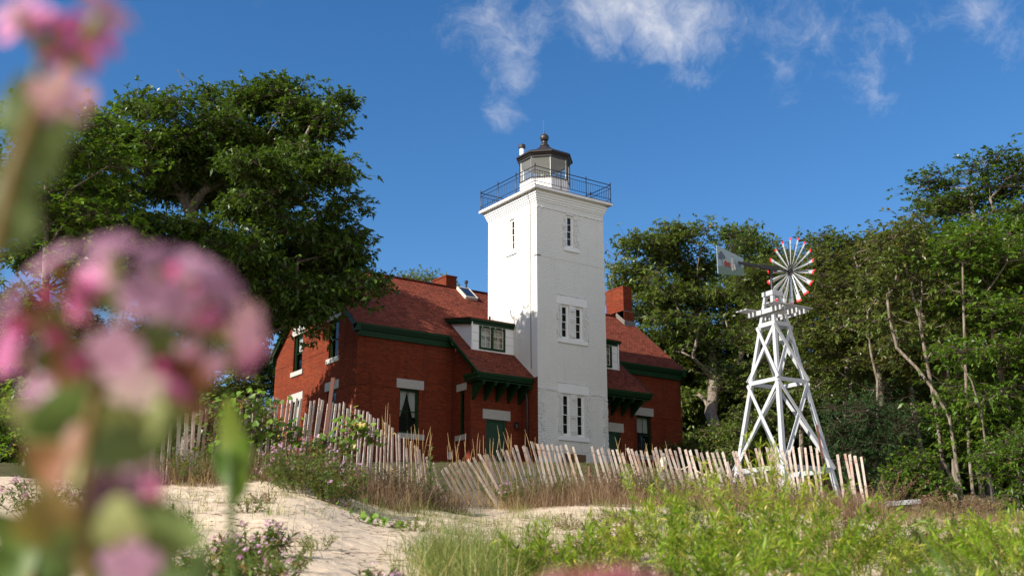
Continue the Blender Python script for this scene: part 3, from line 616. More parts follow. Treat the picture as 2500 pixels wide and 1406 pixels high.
# dormers
for sg in (0, 1):
    X_ = (lambda x: x) if sg == 0 else (lambda x: TW-x)
    bx = lambda m, x0, x1, *r: m.box(min(X_(x0), X_(x1)), max(X_(x0), X_(x1)), *r)
    yd = 1.715
    Fd = (lambda u, z, d: (X_(u), yd-d, z))
    m = MB(); m.wall([(-2.08, 5.19), (-.0, 5.19), (-.0, 6.3), (-2.08, 6.3)], [(-1.74, -.43, 5.25, 6.25)], Fd, reveal=.1)
    m.add([(X_(-2.08), yd, 5.17), (X_(-2.08), yd, 6.36), (X_(-2.08), 3.5, 6.68), (X_(-2.08), 3.52, 6.68)], [(0, 1, 2, 3)])
    DM = m.build('dormer', 'white_paint', KH, recalc=False)
    m = MB()
    for z in (5.57, 5.92): m.box(min(X_(-2.085), X_(-1.75)), max(X_(-2.085), X_(-1.75)), yd-.006, yd-.001, z, z+.008); m.box(min(X_(-.42), X_(-.01)), max(X_(-.42), X_(-.01)), yd-.006, yd-.001, z, z+.008)
    m.build('siding_joint', 'flashing', DM)
    m = MB(); slab(m, [(X_(-2.25), 1.6, 6.53), (X_(.04), 1.6, 6.53), (X_(.04), 3.9, 6.96), (X_(-2.25), 3.72, 6.90)], .05); m.build('dormer_roof', 'shingle', DM)
    m = MB(); bx(m, -2.22, .03, 1.62, 1.72, 6.39, 6.478); bx(m, -2.19, .0, 1.66, 1.72, 6.28, 6.39); bx(m, -2.24, .04, 1.585, 1.62, 6.42, 6.475)
    m.beam((X_(-2.2), 1.7, 6.40), (X_(-2.2), 3.70, 6.78), .05, .14); m.beam((X_(-2.14), 1.73, 6.31), (X_(-2.14), 3.5, 6.66), .08, .12); m.build('dormer_trim', 'green_paint', DM)
    m = MB(); bx(m, -1.74, -1.66, yd-.03, yd+.06, 5.25, 6.25); bx(m, -.51, -.43, yd-.03, yd+.06, 5.25, 6.25); bx(m, -1.66, -.51, yd-.03, yd+.06, 6.17, 6.25); bx(m, -1.66, -.51, yd-.03, yd+.06, 5.25, 5.35); bx(m, -1.14, -1.03, yd-.03, yd+.06, 5.35, 6.17)
    wn = m.build('window', 'green_paint', DM)
    for a, b in ((-1.66, -1.14), (-1.03, -.51)):
        m = MB(); e = .04; y0, y1 = yd+.02, yd+.05
        bx(m, a, a+e, y0, y1, 5.35, 6.17); bx(m, b-e, b, y0, y1, 5.35, 6.17); bx(m, a+e, b-e, y0, y1, 6.13, 6.17); bx(m, a+e, b-e, y0, y1, 5.35, 5.39); bx(m, (a+b)/2-.01, (a+b)/2+.01, y0+.004, y1-.004, 5.39, 6.13)
        for z in (5.63, 5.88): bx(m, a+e, b-e, y0+.006, y1-.006, z-.009, z+.009)
        m.build('sash', 'cream_sash', DM)
    m = MB(); m.add([(X_(-1.66), yd+.036, 5.35), (X_(-.51), yd+.036, 5.35), (X_(-.51), yd+.036, 6.17), (X_(-1.66), yd+.036, 6.17)], [(0, 1, 2, 3)]); m.build('pane', 'glass', DM, recalc=False)
    m = MB(); vs, fs = [], []
    for i in range(81): u = -1.68+1.2*i/80; vs += [(X_(u), yd+.12+.016*math.sin(i*1.3), 6.2), (X_(u), yd+.12+.018*math.sin(i*1.3+.3), 5.83-.02*math.cos(i*.8))]
    fs = [(2*i, 2*i+1, 2*i+3, 2*i+2) for i in range(80)]; m.add(vs, fs)
    m.add([(X_(-1.68), yd+.2, 5.3), (X_(-.48), yd+.2, 5.3), (X_(-.48), yd+.2, 6.2), (X_(-1.68), yd+.2, 6.2)], [(0, 1, 2, 3)]); m.build('curtain', 'cream_sash', DM, recalc=False)
    m = MB(); m.tube([(X_(-2.11), yd-.03, 6.36), (X_(-2.11), yd-.03, 5.18)], .035, 8); m.build('downspout', 'white_paint', DM)
    for u in (-1.60, -1.22, -.95, -.6):
        m = MB(); m.lathe(X_(u), yd-.045, [(.012, 6.19), (.022, 6.205), (.022, 6.225), (.01, 6.24)], 6); m.build('light_bulb', 'white_paint', DM)
m = MB(); m.tube([(-1.02, 2.0, 6.5), (-1.02, 2.0, 6.78)], .045, 8); m.build('roof_pipe', 'rust', RF)
# chimneys, skylight, pipes
m = MB(); m.box(.0, .574, 7.2, 8.42, 8.3, 9.93); m.box(-.03, .604, 7.17, 8.45, 9.93, 10.0); m.build('chimney', 'brick', RF)
m = MB(); m.box(9.90, 10.47, 5.99, 7.36, 8.2, 10.68); m.box(9.90, 10.60, 5.97, 7.38, 8.2, 9.42); m.box(9.885, 10.485, 5.975, 7.375, 10.68, 10.74); m.build('chimney', 'brick', RF)
m = MB(); m.box(9.88, 10.62, 5.93, 7.40, 8.55, 8.92); m.beam((9.885, 5.95, 8.78), (9.885, 6.6, 9.32), .02, .22); m.box(9.9, 10.61, 5.96, 7.39, 9.40, 9.435); m.build('chimney_flashing', 'flashing', RF)
def onroof(x, y, h=0.): n = Vector((0, -SLP, 1)).normalized(); return Vector((x, y, rz(y)))+n*h
m = MB(); q = [(.2, 5.83), (.84, 5.83), (.84, 6.6), (.2, 6.6)]
for (a, b) in ((0, 1), (1, 2), (2, 3), (3, 0)): m.beam(onroof(*q[a], .07), onroof(*q[b], .07), .05, .14, (0, -SLP, 1))
sk = m.build('skylight', 'cream_sash', RF)
m = MB(); m.add([onroof(*p, .12) for p in q], [(0, 1, 2, 3)]); m.build('pane', 'blue_grey_glass', sk, recalc=False)
m = MB(); m.tube([(.86, 6.8, 9.1), (.86, 6.8, 9.66)], .05, 10); m.lathe(.86, 6.8, [(.055, 9.6), (.085, 9.63), (.085, 9.74), (.06, 9.76)], 10); m.build('vent_pipe', 'lantern_black', RF)
m = MB(); m.tube([(-.12, .9, 3.7), (-.12, .7, 3.5), (-.09, .62, 3.2), (-.09, .62, -.2)], .04, 8); m.build('downspout', 'lantern_black', KH, smooth=True)
m = MB(); m.lathe(-.30, 1.08, [(.02, 1.95), (.07, 2.0), (.085, 2.18), (.11, 2.2), (.03, 2.28), (.01, 2.32)], 8); m.box(-.32, -.28, 1.08, 1.2, 2.2, 2.24); m.build('wall_lamp', 'iron', KH)
m = MB(); m.mbox(FM, -2.55, -2.38, .75, 1.05, 0, .12); m.build('meter_box', 'white_paint', KH)

# ------------------------------------------------------------------ foliage helpers
def leaves(tips, dirs, k, L, Wd, tintc, droop=.2, flat=.6, rng=RNG, Ls=.3, fold=0.):
    """k leaves radiating from every tip: returns V,F,tint"""
    n = len(tips)*k; T = np.repeat(tips, k, 0); D0 = np.repeat(dirs, k, 0)
    d = rng.normal(size=(n, 3)); d[:, 2] *= flat; d = d+D0*.7; d /= np.linalg.norm(d, axis=1)[:, None]
    up = rng.normal(size=(n, 3))*.55; up[:, 2] += 1; s = np.cross(d, up); s /= np.linalg.norm(s, axis=1)[:, None]+1e-9
    l = L*(1+Ls*rng.normal(size=(n, 1))).clip(.4, 1.7); w_ = Wd*l/L
    p0 = T+rng.normal(size=(n, 3))*L*.15; mid = p0+d*l*.45; end = p0+d*l; end[:, 2] -= droop*l[:, 0]
    nn = np.cross(s, d); mid2 = mid-nn*w_*fold
    V = np.stack([p0, mid2+s*w_/2, end, mid2-s*w_/2], 1).reshape(-1, 3)
    F = np.arange(n*4).reshape(n, 4)
    t = np.clip(np.repeat(tintc, k)+rng.normal(size=n)*.22, 0, 1); t2 = rng.random(n)
    tint = np.repeat(np.stack([t, t2, t], 1), 4, 0)
    return V, F, tint
def merge(parts):
    Vs, Fs, Ts, k = [], [], [], 0
    for V, F, T in parts: Vs.append(V); Fs.append(F+k); Ts.append(T); k += len(V)
    return np.concatenate(Vs), np.concatenate(Fs), np.concatenate(Ts)
def segs(A, B, ra, rb, n=5):
    """tapered prisms between points A and B"""
    A = np.asarray(A, float); B = np.asarray(B, float); d = B-A; d /= np.linalg.norm(d, axis=1)[:, None]+1e-9
    A = A-d*np.minimum(ra, .03)[:, None]*.8
    ref = np.where(np.abs(d[:, 2:3]) > .9, np.array([[1., 0, 0]]), np.array([[0, 0, 1.]])); u = np.cross(d, ref); u /= np.linalg.norm(u, axis=1)[:, None]; v = np.cross(d, u)
    V = []
    for P, r in ((A, ra), (B, rb)):
        for j in range(n): t = 2*np.pi*j/n; V.append(P+(u*np.cos(t)+v*np.sin(t))*r[:, None])
    V = np.stack(V, 1); m_ = len(A); base = np.arange(m_)[:, None]*2*n
    F = np.concatenate([base+np.array([[j, (j+1) % n, n+(j+1) % n, n+j]]) for j in range(n)], 0)
    return V.reshape(-1, 3), F
def skeleton(trunk, attr, rtop, rng, wig=.12, bias=.35, pen=None):
    """branch tree reaching every attractor"""
    pos = [np.array(p, float) for p in trunk]; par = list(range(-1, len(trunk)-1)); pl = [0.]
    for i in range(1, len(trunk)): pl.append(pl[-1]+np.linalg.norm(pos[i]-pos[i-1]))
    nt = len(trunk); first = max(1, int(nt*.45)); P = np.zeros((20000, 3)); P[:nt] = pos; PL = np.zeros(20000); PL[:nt] = pl; n = nt
    root = P[nt-1]*.5+P[first]*.5; order = np.argsort(np.linalg.norm(attr-root, axis=1)); ends = []
    for i in order:
        a = attr[i]; d = np.linalg.norm(P[first:n]-a, axis=1); up = np.maximum(0, P[first:n, 2]-a[2])
        j = first+int(np.argmin(d+bias*PL[first:n]+up*.5)); q = P[j]; L = np.linalg.norm(a-q); ns_ = max(1, int(L/.55)); last = j
        sag = rng.normal(size=3)*wig*L; sag[2] = abs(sag[2])*.6
        for k in range(1, ns_+1):
            f = k/ns_; p = q+(a-q)*f+sag*math.sin(f*math.pi)+rng.normal(size=3)*.03*(k < ns_)
            P[n] = p; PL[n] = PL[last]+np.linalg.norm(p-P[last]); par.append(last); last = n; n += 1
        ends.append(last)
    rad = np.zeros(n); par = np.array(par); has = np.zeros(n, bool)
    e = 2.35; acc = np.zeros(n)
    for i in range(n-1, 0, -1):
        r = acc[i]**(1/e) if acc[i] > 0 else .011
        rad[i] = r; acc[par[i]] += r**e
    rad[0] = acc[0]**(1/e); sc = rtop/rad[0]; rad = .008+(rad-.008).clip(0)*sc
    rad[0] *= 1.25
    return P[:n], par, rad
def skel_mesh(P, par, rad, nmin=0.):
    i = np.arange(1, len(P)); i = i[par[i] >= 0]; V, F = segs(P[par[i]], P[i], np.minimum(rad[par[i]], rad[i]*1.5+.004), rad[i], 6); return V, F
def boughs(lobes, rng, k=7, f=.5, flat=.5):
    out = []
    for x, y, z, rx, ry, rz_ in lobes:
        for _ in range(k):
            d = rng.normal(size=3); d /= np.linalg.norm(d); q = rng.uniform(.45, .85); g = f*rng.uniform(.7, 1.2)
            out.append((x+d[0]*rx*q, y+d[1]*ry*q, z+d[2]*rz_*q, rx*g, ry*g, rz_*g*flat))
    return out
def sample_lobes(lobes, n, rng, shell=.55):
    lobes = boughs(lobes, rng)
    c = np.array([l[:3] for l in lobes]); r = np.array([l[3:6] for l in lobes]); wts = (r.prod(1))**(.8); wts /= wts.sum()
    out = []
    while len(out) < n:
        k = rng.choice(len(lobes), p=wts); d = rng.normal(size=3); d /= np.linalg.norm(d); q = c[k]+d*r[k]*(shell+(1-shell)*rng.random())**.7
        inside = 0
        for m_ in range(len(lobes)):
            if m_ != k and (((q-c[m_])/r[m_])**2).sum() < .42: inside = 1; break
        if inside and rng.random() < .35: continue
        out.append(q)
    return np.array(out)
def crown(attr, center, ntip, k, L, Wd, rng, spread=.42, tintscale=.5, droop=.25):
    n = len(attr); off = rng.normal(size=(n*ntip, 3))*spread; off[:, 2] *= .55; tips = np.repeat(attr, ntip, 0)+off
    dirs = tips-center; dirs /= np.linalg.norm(dirs, axis=1)[:, None]; dirs = dirs*.6+off/spread*.3
    tc_ = np.repeat(rng.random(n)*tintscale+.25, ntip)
    V, F, T = leaves(tips, dirs, k, L, Wd, tc_, droop, rng=rng); return V, F, T, tips
def make_tree(name, label, cat, trunk, lobes, ncl, r0, leafm, barkm, seed, ntip=11, k=7, L=.17, Wd=.085, spread=.42, shell=.5, group=None, bare=None, droop=.25, bias=.35, wig=.12):
    rng = np.random.default_rng(seed+1000); at_ = sample_lobes(lobes, ncl, rng, shell); cen = at_.mean(0)
    allat = at_ if bare is None else np.concatenate([at_, np.array(bare)])
    P, par, rad = skeleton(trunk, allat, r0, rng, wig, bias)
    t = thing(name, tuple(trunk[0]), label, cat, group)
    V, F = skel_mesh(P, par, rad); bigmesh('trunk', V, F, barkm, t, None, True)
    V, F, T, tips = crown(at_, cen, ntip, k, L, Wd, rng, spread, droop=droop)
    # fine twigs into every leaf cluster
    m_ = np.repeat(np.arange(len(at_)), ntip); V2, F2 = segs(at_[m_], tips, np.full(len(tips), .009), np.full(len(tips), .004), 3)
    cr = bigmesh('crown', V, F, leafm, t, T)
    bigmesh('twigs', V2, F2, 'twig_bark', cr)
    return t
def copy_tree(o, loc, rz_, sc, label, parent=None):
    c = o.copy(); COL.objects.link(c)
    if parent is None: c.location = loc; c.rotation_euler = (0, 0, rz_); c.scale = sc; c['label'] = label
    else: c.parent = parent
    for ch in list(o.children): copy_tree(ch, None, 0, 1, None, c)
    return c
def lob(px, py, rp, s, dd=1.0, zf=.85):
    """leaf lobe seen at photo pixel, radius rp pixels, at distance s; real depth dd x its width"""
    p = at(px, py, s); r = rp/2766*s; return (p.x, p.y, p.z, r*dd, r*dd, r*zf)

# ------------------------------------------------------------------ big oak left of the house
S0 = 39.0
lob_o = [(640, 330, 150, 0), (760, 300, 100, 1), (500, 320, 120, -1.5), (345, 330, 100, -1), (250, 430, 110, 0), (780, 430, 105, -2), (640, 480, 140, -3.2), (440, 470, 140, 2), (200, 540, 110, 1),
         (330, 590, 120, -2.5), (520, 620, 140, -3), (700, 600, 130, 1.5), (815, 560, 75, -.5), (830, 640, 85, -1), (600, 720, 120, -1), (730, 720, 80, -1.5), (870, 490, 55, 0), (870, 690, 45, -1.2), (640, 245, 65, 1.5),
         (540, 245, 62, 1), (715, 225, 55, 0), (820, 255, 50, -.5), (430, 640, 70, 1.5), (620, 420, 120, 3.5), (760, 640, 90, 3), (345, 265, 45, -1), (240, 290, 60, 0), (500, 750, 110, 0), (400, 260, 38, -1), (860, 580, 42, -1), (915, 680, 26, -1.2), (745, 770, 42, -2), (680, 680, 70, -3), (600, 500, 80, 4), (520, 470, 80, 4), (815, 735, 42, -1.5), (870, 730, 32, -1.5), (770, 800, 30, -2), (840, 610, 60, 1), (740, 760, 50, -2), (120, 600, 90, 0), (60, 560, 60, -1), (210, 640, 90, 0), (620, 800, 60, 0), (560, 790, 70, -1), (420, 380, 110, -1), (560, 400, 90, 0), (890, 705, 34, -1.8), (925, 690, 22, -1.8)]
lobs = []
for a, b, c, d in lob_o:
    s_ = S0+d
    while True:        # upper right lobes pulled forward so their shadow misses the tower and upper roof
        q = lob(a, b, c, s_, 1.0, .8)
        if s_ < 33 or q[1]+q[3]*.7 < .3 or q[2]+q[5]+.65*q[0] < 6.4: break
        s_ -= .4
    lobs.append(q)
tb = onground(452, S0); top = at(470, 560, S0)
trunk = [tb+(top-tb)*f+Vector((math.sin(f*3)*.35, 0, 0)) for f in np.linspace(0, 1, 12)]; trunk[0].z -= .3
bare = [at(px, py, S0-1) for px, py in ((440, 185), (452, 200), (425, 205), (415, 220), (370, 215), (360, 235), (462, 210), (395, 228), (434, 170))]
make_tree('oak_tree', 'huge dark green oak whose branches hang over the left end of the red house', 'tree', trunk, lobs, 3000, .34, 'oak_leaf', 'bark_grey', 5, ntip=11, k=7, L=.165, Wd=.08, spread=.33, bare=[tuple(b) for b in bare])
# ------------------------------------------------------------------ oak behind the right end of the house
S1 = 63.
lob_r = [(1560, 640, 75, 0), (1640, 600, 80, 1), (1700, 590, 60, 0), (1780, 610, 75, 1), (1830, 680, 80, 0), (1600, 710, 70, -1), (1550, 690, 60, 1), (1700, 700, 85, 2), (1760, 760, 90, 0), (1620, 830, 80, 0), (1680, 800, 70, -2),
         (1850, 780, 70, 1), (1700, 900, 90, 1), (1800, 880, 90, 0), (1870, 900, 70, 2), (1700, 990, 60, 0), (1630, 760, 60, 2), (1510, 730, 30, 0), (1880, 650, 55, 2), (1850, 610, 42, 3), (1700, 560, 30, 0), (1800, 990, 70, 2), (1690, 1060, 40, 1)]
tb = onground(1775, S1-6); trunk = [tb, at(1760, 1080, S1-5), at(1735, 1010, S1-3), at(1745, 930, S1-1), at(1735, 860, S1), at(1700, 780, S1)]
bare = [at(px, py, S1-2) for px, py in ((1484, 590), (1490, 615), (1480, 645), (1500, 660), (1475, 605), (1860, 575), (1880, 560), (1500, 715), (1900, 580), (1560, 745))]
make_tree('oak_tree', 'broad gnarled oak with open branches behind the right end of the house', 'tree', [tuple(p) for p in trunk], [lob(a, b, c, S1+d, 1.05, .85) for a, b, c, d in lob_r], 900, .36, 'wood_leaf', 'bark_pale', 8,
          ntip=11, k=7, L=.22, Wd=.095, spread=.46, bare=[tuple(b) for b in bare], wig=.2)
# ------------------------------------------------------------------ woodland trees: five kinds, each copied
def proto(label, H, R0, ncl, leafm, barkm, seed, lean=.5, low=.22, r0=.11, **kw):
    rng = np.random.default_rng(seed); tr = [(math.sin(f*2.2+seed)*lean*f*2, math.cos(f*1.7+seed)*lean*f, H*f*.94) for f in np.linspace(0, 1, 16)]; tr[0] = (0, 0, -.5)
    lb = []
    for k in range(15):
        f = rng.uniform(low, 1); a = rng.uniform(0, 6.28); rr = R0*(1.05-.65*abs(f-.55)*1.4)*rng.uniform(.25, .75); x = math.sin(f*2.2+seed)*lean*f*2
        lb.append((x+math.cos(a)*rr, math.sin(a)*rr, H*f, R0*rng.uniform(.3, .5), R0*rng.uniform(.3, .5), R0*rng.uniform(.22, .36)))
    return make_tree('woodland_tree', label, 'tree', tr, lb, ncl, r0, leafm, barkm, seed, **kw)
WG = 'trees of the wood right of the house'
pk = dict(ntip=10, k=7, L=.15, Wd=.07, spread=.42, shell=.35, group=WG)
P1 = proto('slim green tree right behind the spinning wheel of the windmill', 11.5, 2.9, 380, 'wood_leaf', 'bark_pale', 21, **pk)
P2 = proto('leaning pale trunked tree in the middle of the right hand wood', 12, 2.6, 330, 'wood_leaf_olive', 'bark_pale', 22, lean=.9, low=.35, **pk)
P3 = proto('bright green tree near the right edge of the photograph', 9.5, 2.8, 420, 'bright_leaf', 'bark_pale', 23, lean=.4, low=.15, **pk)
P4 = proto('tall dark tree at the far right edge whose top rises highest above the wood', 16, 3.6, 620, 'oak_leaf', 'bark_grey', 24, lean=.4, low=.12, r0=.18, **pk)
def put(o, px, s, rz_, sc): p = onground(px, s, -.05); o.location = p; o.rotation_euler = (0, 0, rz_); o.scale = (sc[0], sc[0], sc[1])
def more(o, px, s, rz_, sc, label): p = onground(px, s, -.05); return copy_tree(o, p, rz_, (sc[0], sc[0], sc[1]), label)
put(P1, 1960, 50, .3, (1.05, .84)); put(P2, 2335, 41, 2.2, (1., .76)); put(P3, 2500, 34, 0, (1., .8)); put(P4, 2500, 42, 1., (1.15, .84))
more(P1, 2085, 46, 2., (1.1, .86), 'rounded green tree topping the wood just right of the windmill wheel')
more(P1, 2200, 50, 4.2, (1., .96), 'thin crowned tree with sky showing through right of the windmill')
more(P2, 2160, 44, .5, (1.1, .80), 'olive tinted tree standing behind the right end of the slat fence')
more(P2, 2270, 47, 3.8, (1., .8), 'slender tree with a small tuft on top left of the tallest tree')
more(P2, 2400, 38, 5.2, (.95, .74), 'straight pale trunk tree left of the bright green one')
more(P3, 2300, 50, 2.5, (1.15, .82), 'leafy tree filling the gap behind the leaning trunks')
more(P3, 2540, 36, 1.9, (1.1, .95), 'bright leafy tree cut by the right edge of the photograph')
more(P4, 1930, 62, 2.9, (1.0, .9), 'dark tree deep in the wood behind the windmill tower')
more(P4, 2110, 60, .2, (1.0, .78), 'dark tree in the second row behind the olive tree')
more(P4, 2260, 62, 5., (1.0, .74), 'dark tree in the second row at the middle of the wood')
more(P4, 2420, 56, 4.1, (1.0, .7), 'dark tree in the second row left of the tallest tree')
more(P1, 1650, 66, 1.1, (1.2, 1.0), 'green tree deep behind the gnarled oak, seen between its branches')
more(P1, 1800, 64, 3.3, (1.3, .95), 'green tree far behind the windmill painted vane')
more(P1, 1025, 78, 1.6, (1.0, 1.42), 'small tree top peeping over the roof ridge left of the middle chimney')
def trunk_tree(label, pts, r0, leafm, seed, lobes, ncl, bark='bark_pale'):
    g0 = onground(pts[0][0], pts[0][2], -.2); tr = [tuple(g0)]+[tuple(at(*p)) for p in pts[1:]]
    return make_tree('slender_tree', label, 'tree', tr, [lob(*l, 1.1, .7) for l in lobes], ncl, r0, leafm, bark, seed, ntip=9, k=7, L=.13, Wd=.065, spread=.34, shell=.25, group='slender trunks at the edge of the wood', bias=.2, wig=.16)
trunk_tree('slender tree with pale trunk curving up to the left at the wood edge', [(2352, 0, 33), (2335, 1130, 33), (2318, 1020, 33), (2285, 960, 33), (2240, 900, 33.2), (2190, 850, 33.4), (2172, 780, 33.5), (2165, 720, 33.6)], .055, 'wood_leaf', 301, [(2170, 700, 55, 34), (2140, 790, 40, 34), (2230, 830, 40, 34), (2200, 640, 40, 34)], 34)
trunk_tree('slender tree whose grey trunk rises nearly straight behind the curving one', [(2362, 0, 34), (2300, 1120, 34), (2285, 1000, 34), (2262, 880, 34), (2245, 780, 34), (2222, 700, 34), (2205, 620, 34)], .065, 'wood_leaf_olive', 302, [(2210, 600, 60, 34), (2260, 700, 55, 34), (2280, 820, 45, 34), (2230, 540, 40, 34)], 44)
trunk_tree('thin dark trunked tree between the leaning pale trunks and the right edge', [(2345, 0, 35), (2335, 1150, 35), (2322, 1040, 35), (2316, 950, 35), (2312, 850, 35)], .04, 'bright_leaf', 303, [(2320, 820, 50, 35), (2350, 900, 45, 35)], 30, 'bark_grey')
trunk_tree('straight pale trunked tree standing right of the leaning ones', [(2376, 0, 33), (2366, 1110, 33), (2360, 980, 33), (2356, 860, 33), (2352, 740, 33), (2350, 640, 33)], .05, 'bright_leaf', 304, [(2355, 620, 60, 33.5), (2390, 740, 50, 33.5), (2400, 860, 50, 33.5), (2330, 700, 40, 33)], 44)
trunk_tree('thin pale tree with a crooked stem nearest the right edge', [(2422, 0, 31), (2408, 1100, 31), (2396, 1010, 31), (2372, 930, 31), (2340, 880, 31)], .03, 'bright_leaf', 305, [(2340, 860, 45, 31), (2430, 960, 50, 31)], 26)
trunk_tree('short white barked birch stem behind the windmill right leg', [(2140, 0, 34), (2142, 930, 34), (2128, 870, 34), (2120, 820, 34), (2118, 760, 34)], .04, 'wood_leaf_olive', 306, [(2110, 740, 55, 34.5), (2080, 800, 40, 34.5), (2150, 680, 40, 34)], 34)
# left of the house
put_ = more(P3, 60, 33, 1.4, (1.3, 1.0), 'dark leafy tree behind the flowers at the left edge'); 
more(P1, 200, 58, 2.1, (1.3, .9), 'green tree behind the big oak at the far left')
more(P3, 610, 60, 4.4, (1.2, .8), 'green tree seen low between the big oak and the red gable')
more(P1, 480, 58, .9, (1.4, .95), 'tree filling the shade under the big oak')
# understory shrubs
SG = 'shrubs along the edge of the wood'
def bush(name, label, px, s, wpx, hpx, leafm, seed, ncl=70, L=.1, Wd=.05, group=SG, ntip=10, k=7, spread=.25, cat='shrub', stem='bark_grey'):
    rng = np.random.default_rng(seed); b = onground(px, s); wm = wpx/2766*s/2; hm = hpx/2766*s
    lb = [(b.x+rng.uniform(-.6, .6)*wm, b.y+rng.uniform(-.6, .6)*wm, b.z+hm*rng.uniform(.25, .75), wm*rng.uniform(.4, .6), wm*rng.uniform(.4, .6), hm*rng.uniform(.2, .3)) for _ in range(7)]
    tr = [(b.x, b.y, b.z-.1), (b.x, b.y, b.z+.1), (b.x+.03, b.y, b.z+.25)]
    return make_tree(name, label, cat, tr, lb, ncl, .05, leafm, stem, seed, ntip=ntip, k=k, L=L, Wd=Wd, spread=spread, shell=.2, group=group, bias=.1)
bush('evergreen_shrub', 'blue green evergreen shrub right of the windmill legs', 2085, 33, 170, 300, 'spruce_needle', 41, 150, .10, .02, k=12, spread=.3)
bush('evergreen_shrub', 'dark evergreen shrub behind the right end of the slat fence', 2160, 36, 220, 330, 'spruce_needle', 42, 170, .10, .02, k=12, spread=.3)
bush('leafy_shrub', 'yellow green shrub above the white plank bench', 2215, 32, 170, 200, 'bright_leaf', 43, 110, .09, .05)
bush('leafy_shrub', 'bright green shrub low at the right edge of the wood', 2485, 27, 200, 230, 'bright_leaf', 44, 130, .09, .045)
bush('leafy_shrub', 'dark shrub behind the windmill left leg', 1800, 44, 200, 230, 'wood_leaf', 46, 120, .13, .06)
bush('leafy_shrub', 'round green bush beside the left rear corner of the house', 620, 50, 190, 220, 'wood_leaf', 47, 150, .13, .07)
bush('leafy_shrub', 'green bush behind the fence below the big oak', 500, 36, 240, 230, 'wood_leaf', 48, 150, .11, .06)
bush('leafy_shrub', 'leafy bush beyond the fence at the left edge', 60, 22, 260, 300, 'vine_leaf', 49, 120, .09, .06)
bush('leafy_shrub', 'dark bush hidden behind the blurred flowers', 280, 26, 300, 250, 'wood_leaf', 50, 140, .09, .05)
bush('leafy_shrub', 'shadowed shrub beside the right wall of the house', 1700, 52, 170, 170, 'wood_leaf', 51, 100, .14, .07)
# far wood that reads as one mass
rng = np.random.default_rng(77); n = 15000
ss = rng.uniform(64, 84, n); pxs = rng.uniform(-400, 2900, n); hh = rng.random(n)**1.1*np.interp(pxs, [-400, 300, 700, 760, 1500, 1560, 1900, 2500, 2900], [9, 9, 5, 1.5, 1.5, 8.5, 9.5, 11, 12])
tt = (pxs-1250)/2766*ss; X = CX+ss*math.sin(YAW)+tt*math.cos(YAW); Y = CY+ss*math.cos(YAW)-tt*math.sin(YAW)
tips = np.stack([X, Y, hh+.2], 1); tips = tips[~((X > -9) & (X < 12) & (Y < 14))]
V, F, T = leaves(tips, np.tile([0, 0, .3], (len(tips), 1)), 7, .8, .5, rng.random(len(tips))*.3+.1, .2, rng=rng)
tag(bigmesh('far_woods', V, F, 'wood_leaf', None, T), 'dark mass of the wood behind the trees on both sides of the house', 'woods', kind='stuff')

# ------------------------------------------------------------------ windmill
SW = 27.; wc = onground(1918, SW); WB = wc.z
WM = thing('garden_windmill', tuple(wc), 'white wooden windmill with red tipped wheel and painted tail vane standing behind the slat fence', 'windmill')
wx, wy = wc.x, wc.y; ca, sa = math.cos(R(-3)), math.sin(R(-3))
def wp(x, y, z): return Vector((wx+x*ca-y*sa, wy+x*sa+y*ca, z))
zt = [at(1905, py, SW).z for py in (1150, 935, 795, 760, 722, 700)]   # rails, platform, cap
z1, z2, z3, z4, z5, z6 = zt
hb = lambda z: .12+(z5-z)*.150       # half side as a function of height
cor = [(-1, -1), (1, -1), (1, 1), (-1, 1)]; XD = Vector((ca, sa, 0)); YD = Vector((-sa, ca, 0))
for sx, sy in cor:
    m = MB(); a = wp(sx*hb(WB-.3), sy*hb(WB-.3), WB-.3); b = wp(sx*hb(z5)*.93, sy*hb(z5)*.93, z5)
    m.beam(a, b, .105, .105, XD, .085, .085); m.build('leg', 'wood_white', WM, bev=.004)
for z, w_ in ((z1, .115), (z2, .10), (z3, .11)):
    for k in range(4):
        a, b = cor[k], cor[(k+1) % 4]; h = hb(z)+.035
        m = MB(); out = wp((a[0]+b[0])/2, (a[1]+b[1])/2, 0)-wp(0, 0, 0); m.beam(wp(a[0]*h, a[1]*h, z), wp(b[0]*h, b[1]*h, z), .03, w_, (0, 0, 1)); m.build('rail', 'wood_white', WM, bev=.003)
for za, zb in ((z1, z2), (z2, z3)):
    for k in range(4):
        a, b = cor[k], cor[(k+1) % 4]
        for (p, q), e in (((a, b), .052), ((b, a), .078)):
            ha, hb_ = hb(za)+e, hb(zb)+e
            m = MB(); nrm = wp((a[0]+b[0])/2, (a[1]+b[1])/2, 0)-wp(0, 0, 0); m.beam(wp(p[0]*(ha-.01), p[1]*(ha-.01), za+.03), wp(q[0]*(hb_-.01), q[1]*(hb_-.01), zb-.03), .085, .022, nrm); m.build('brace', 'wood_white', WM, bev=.003)
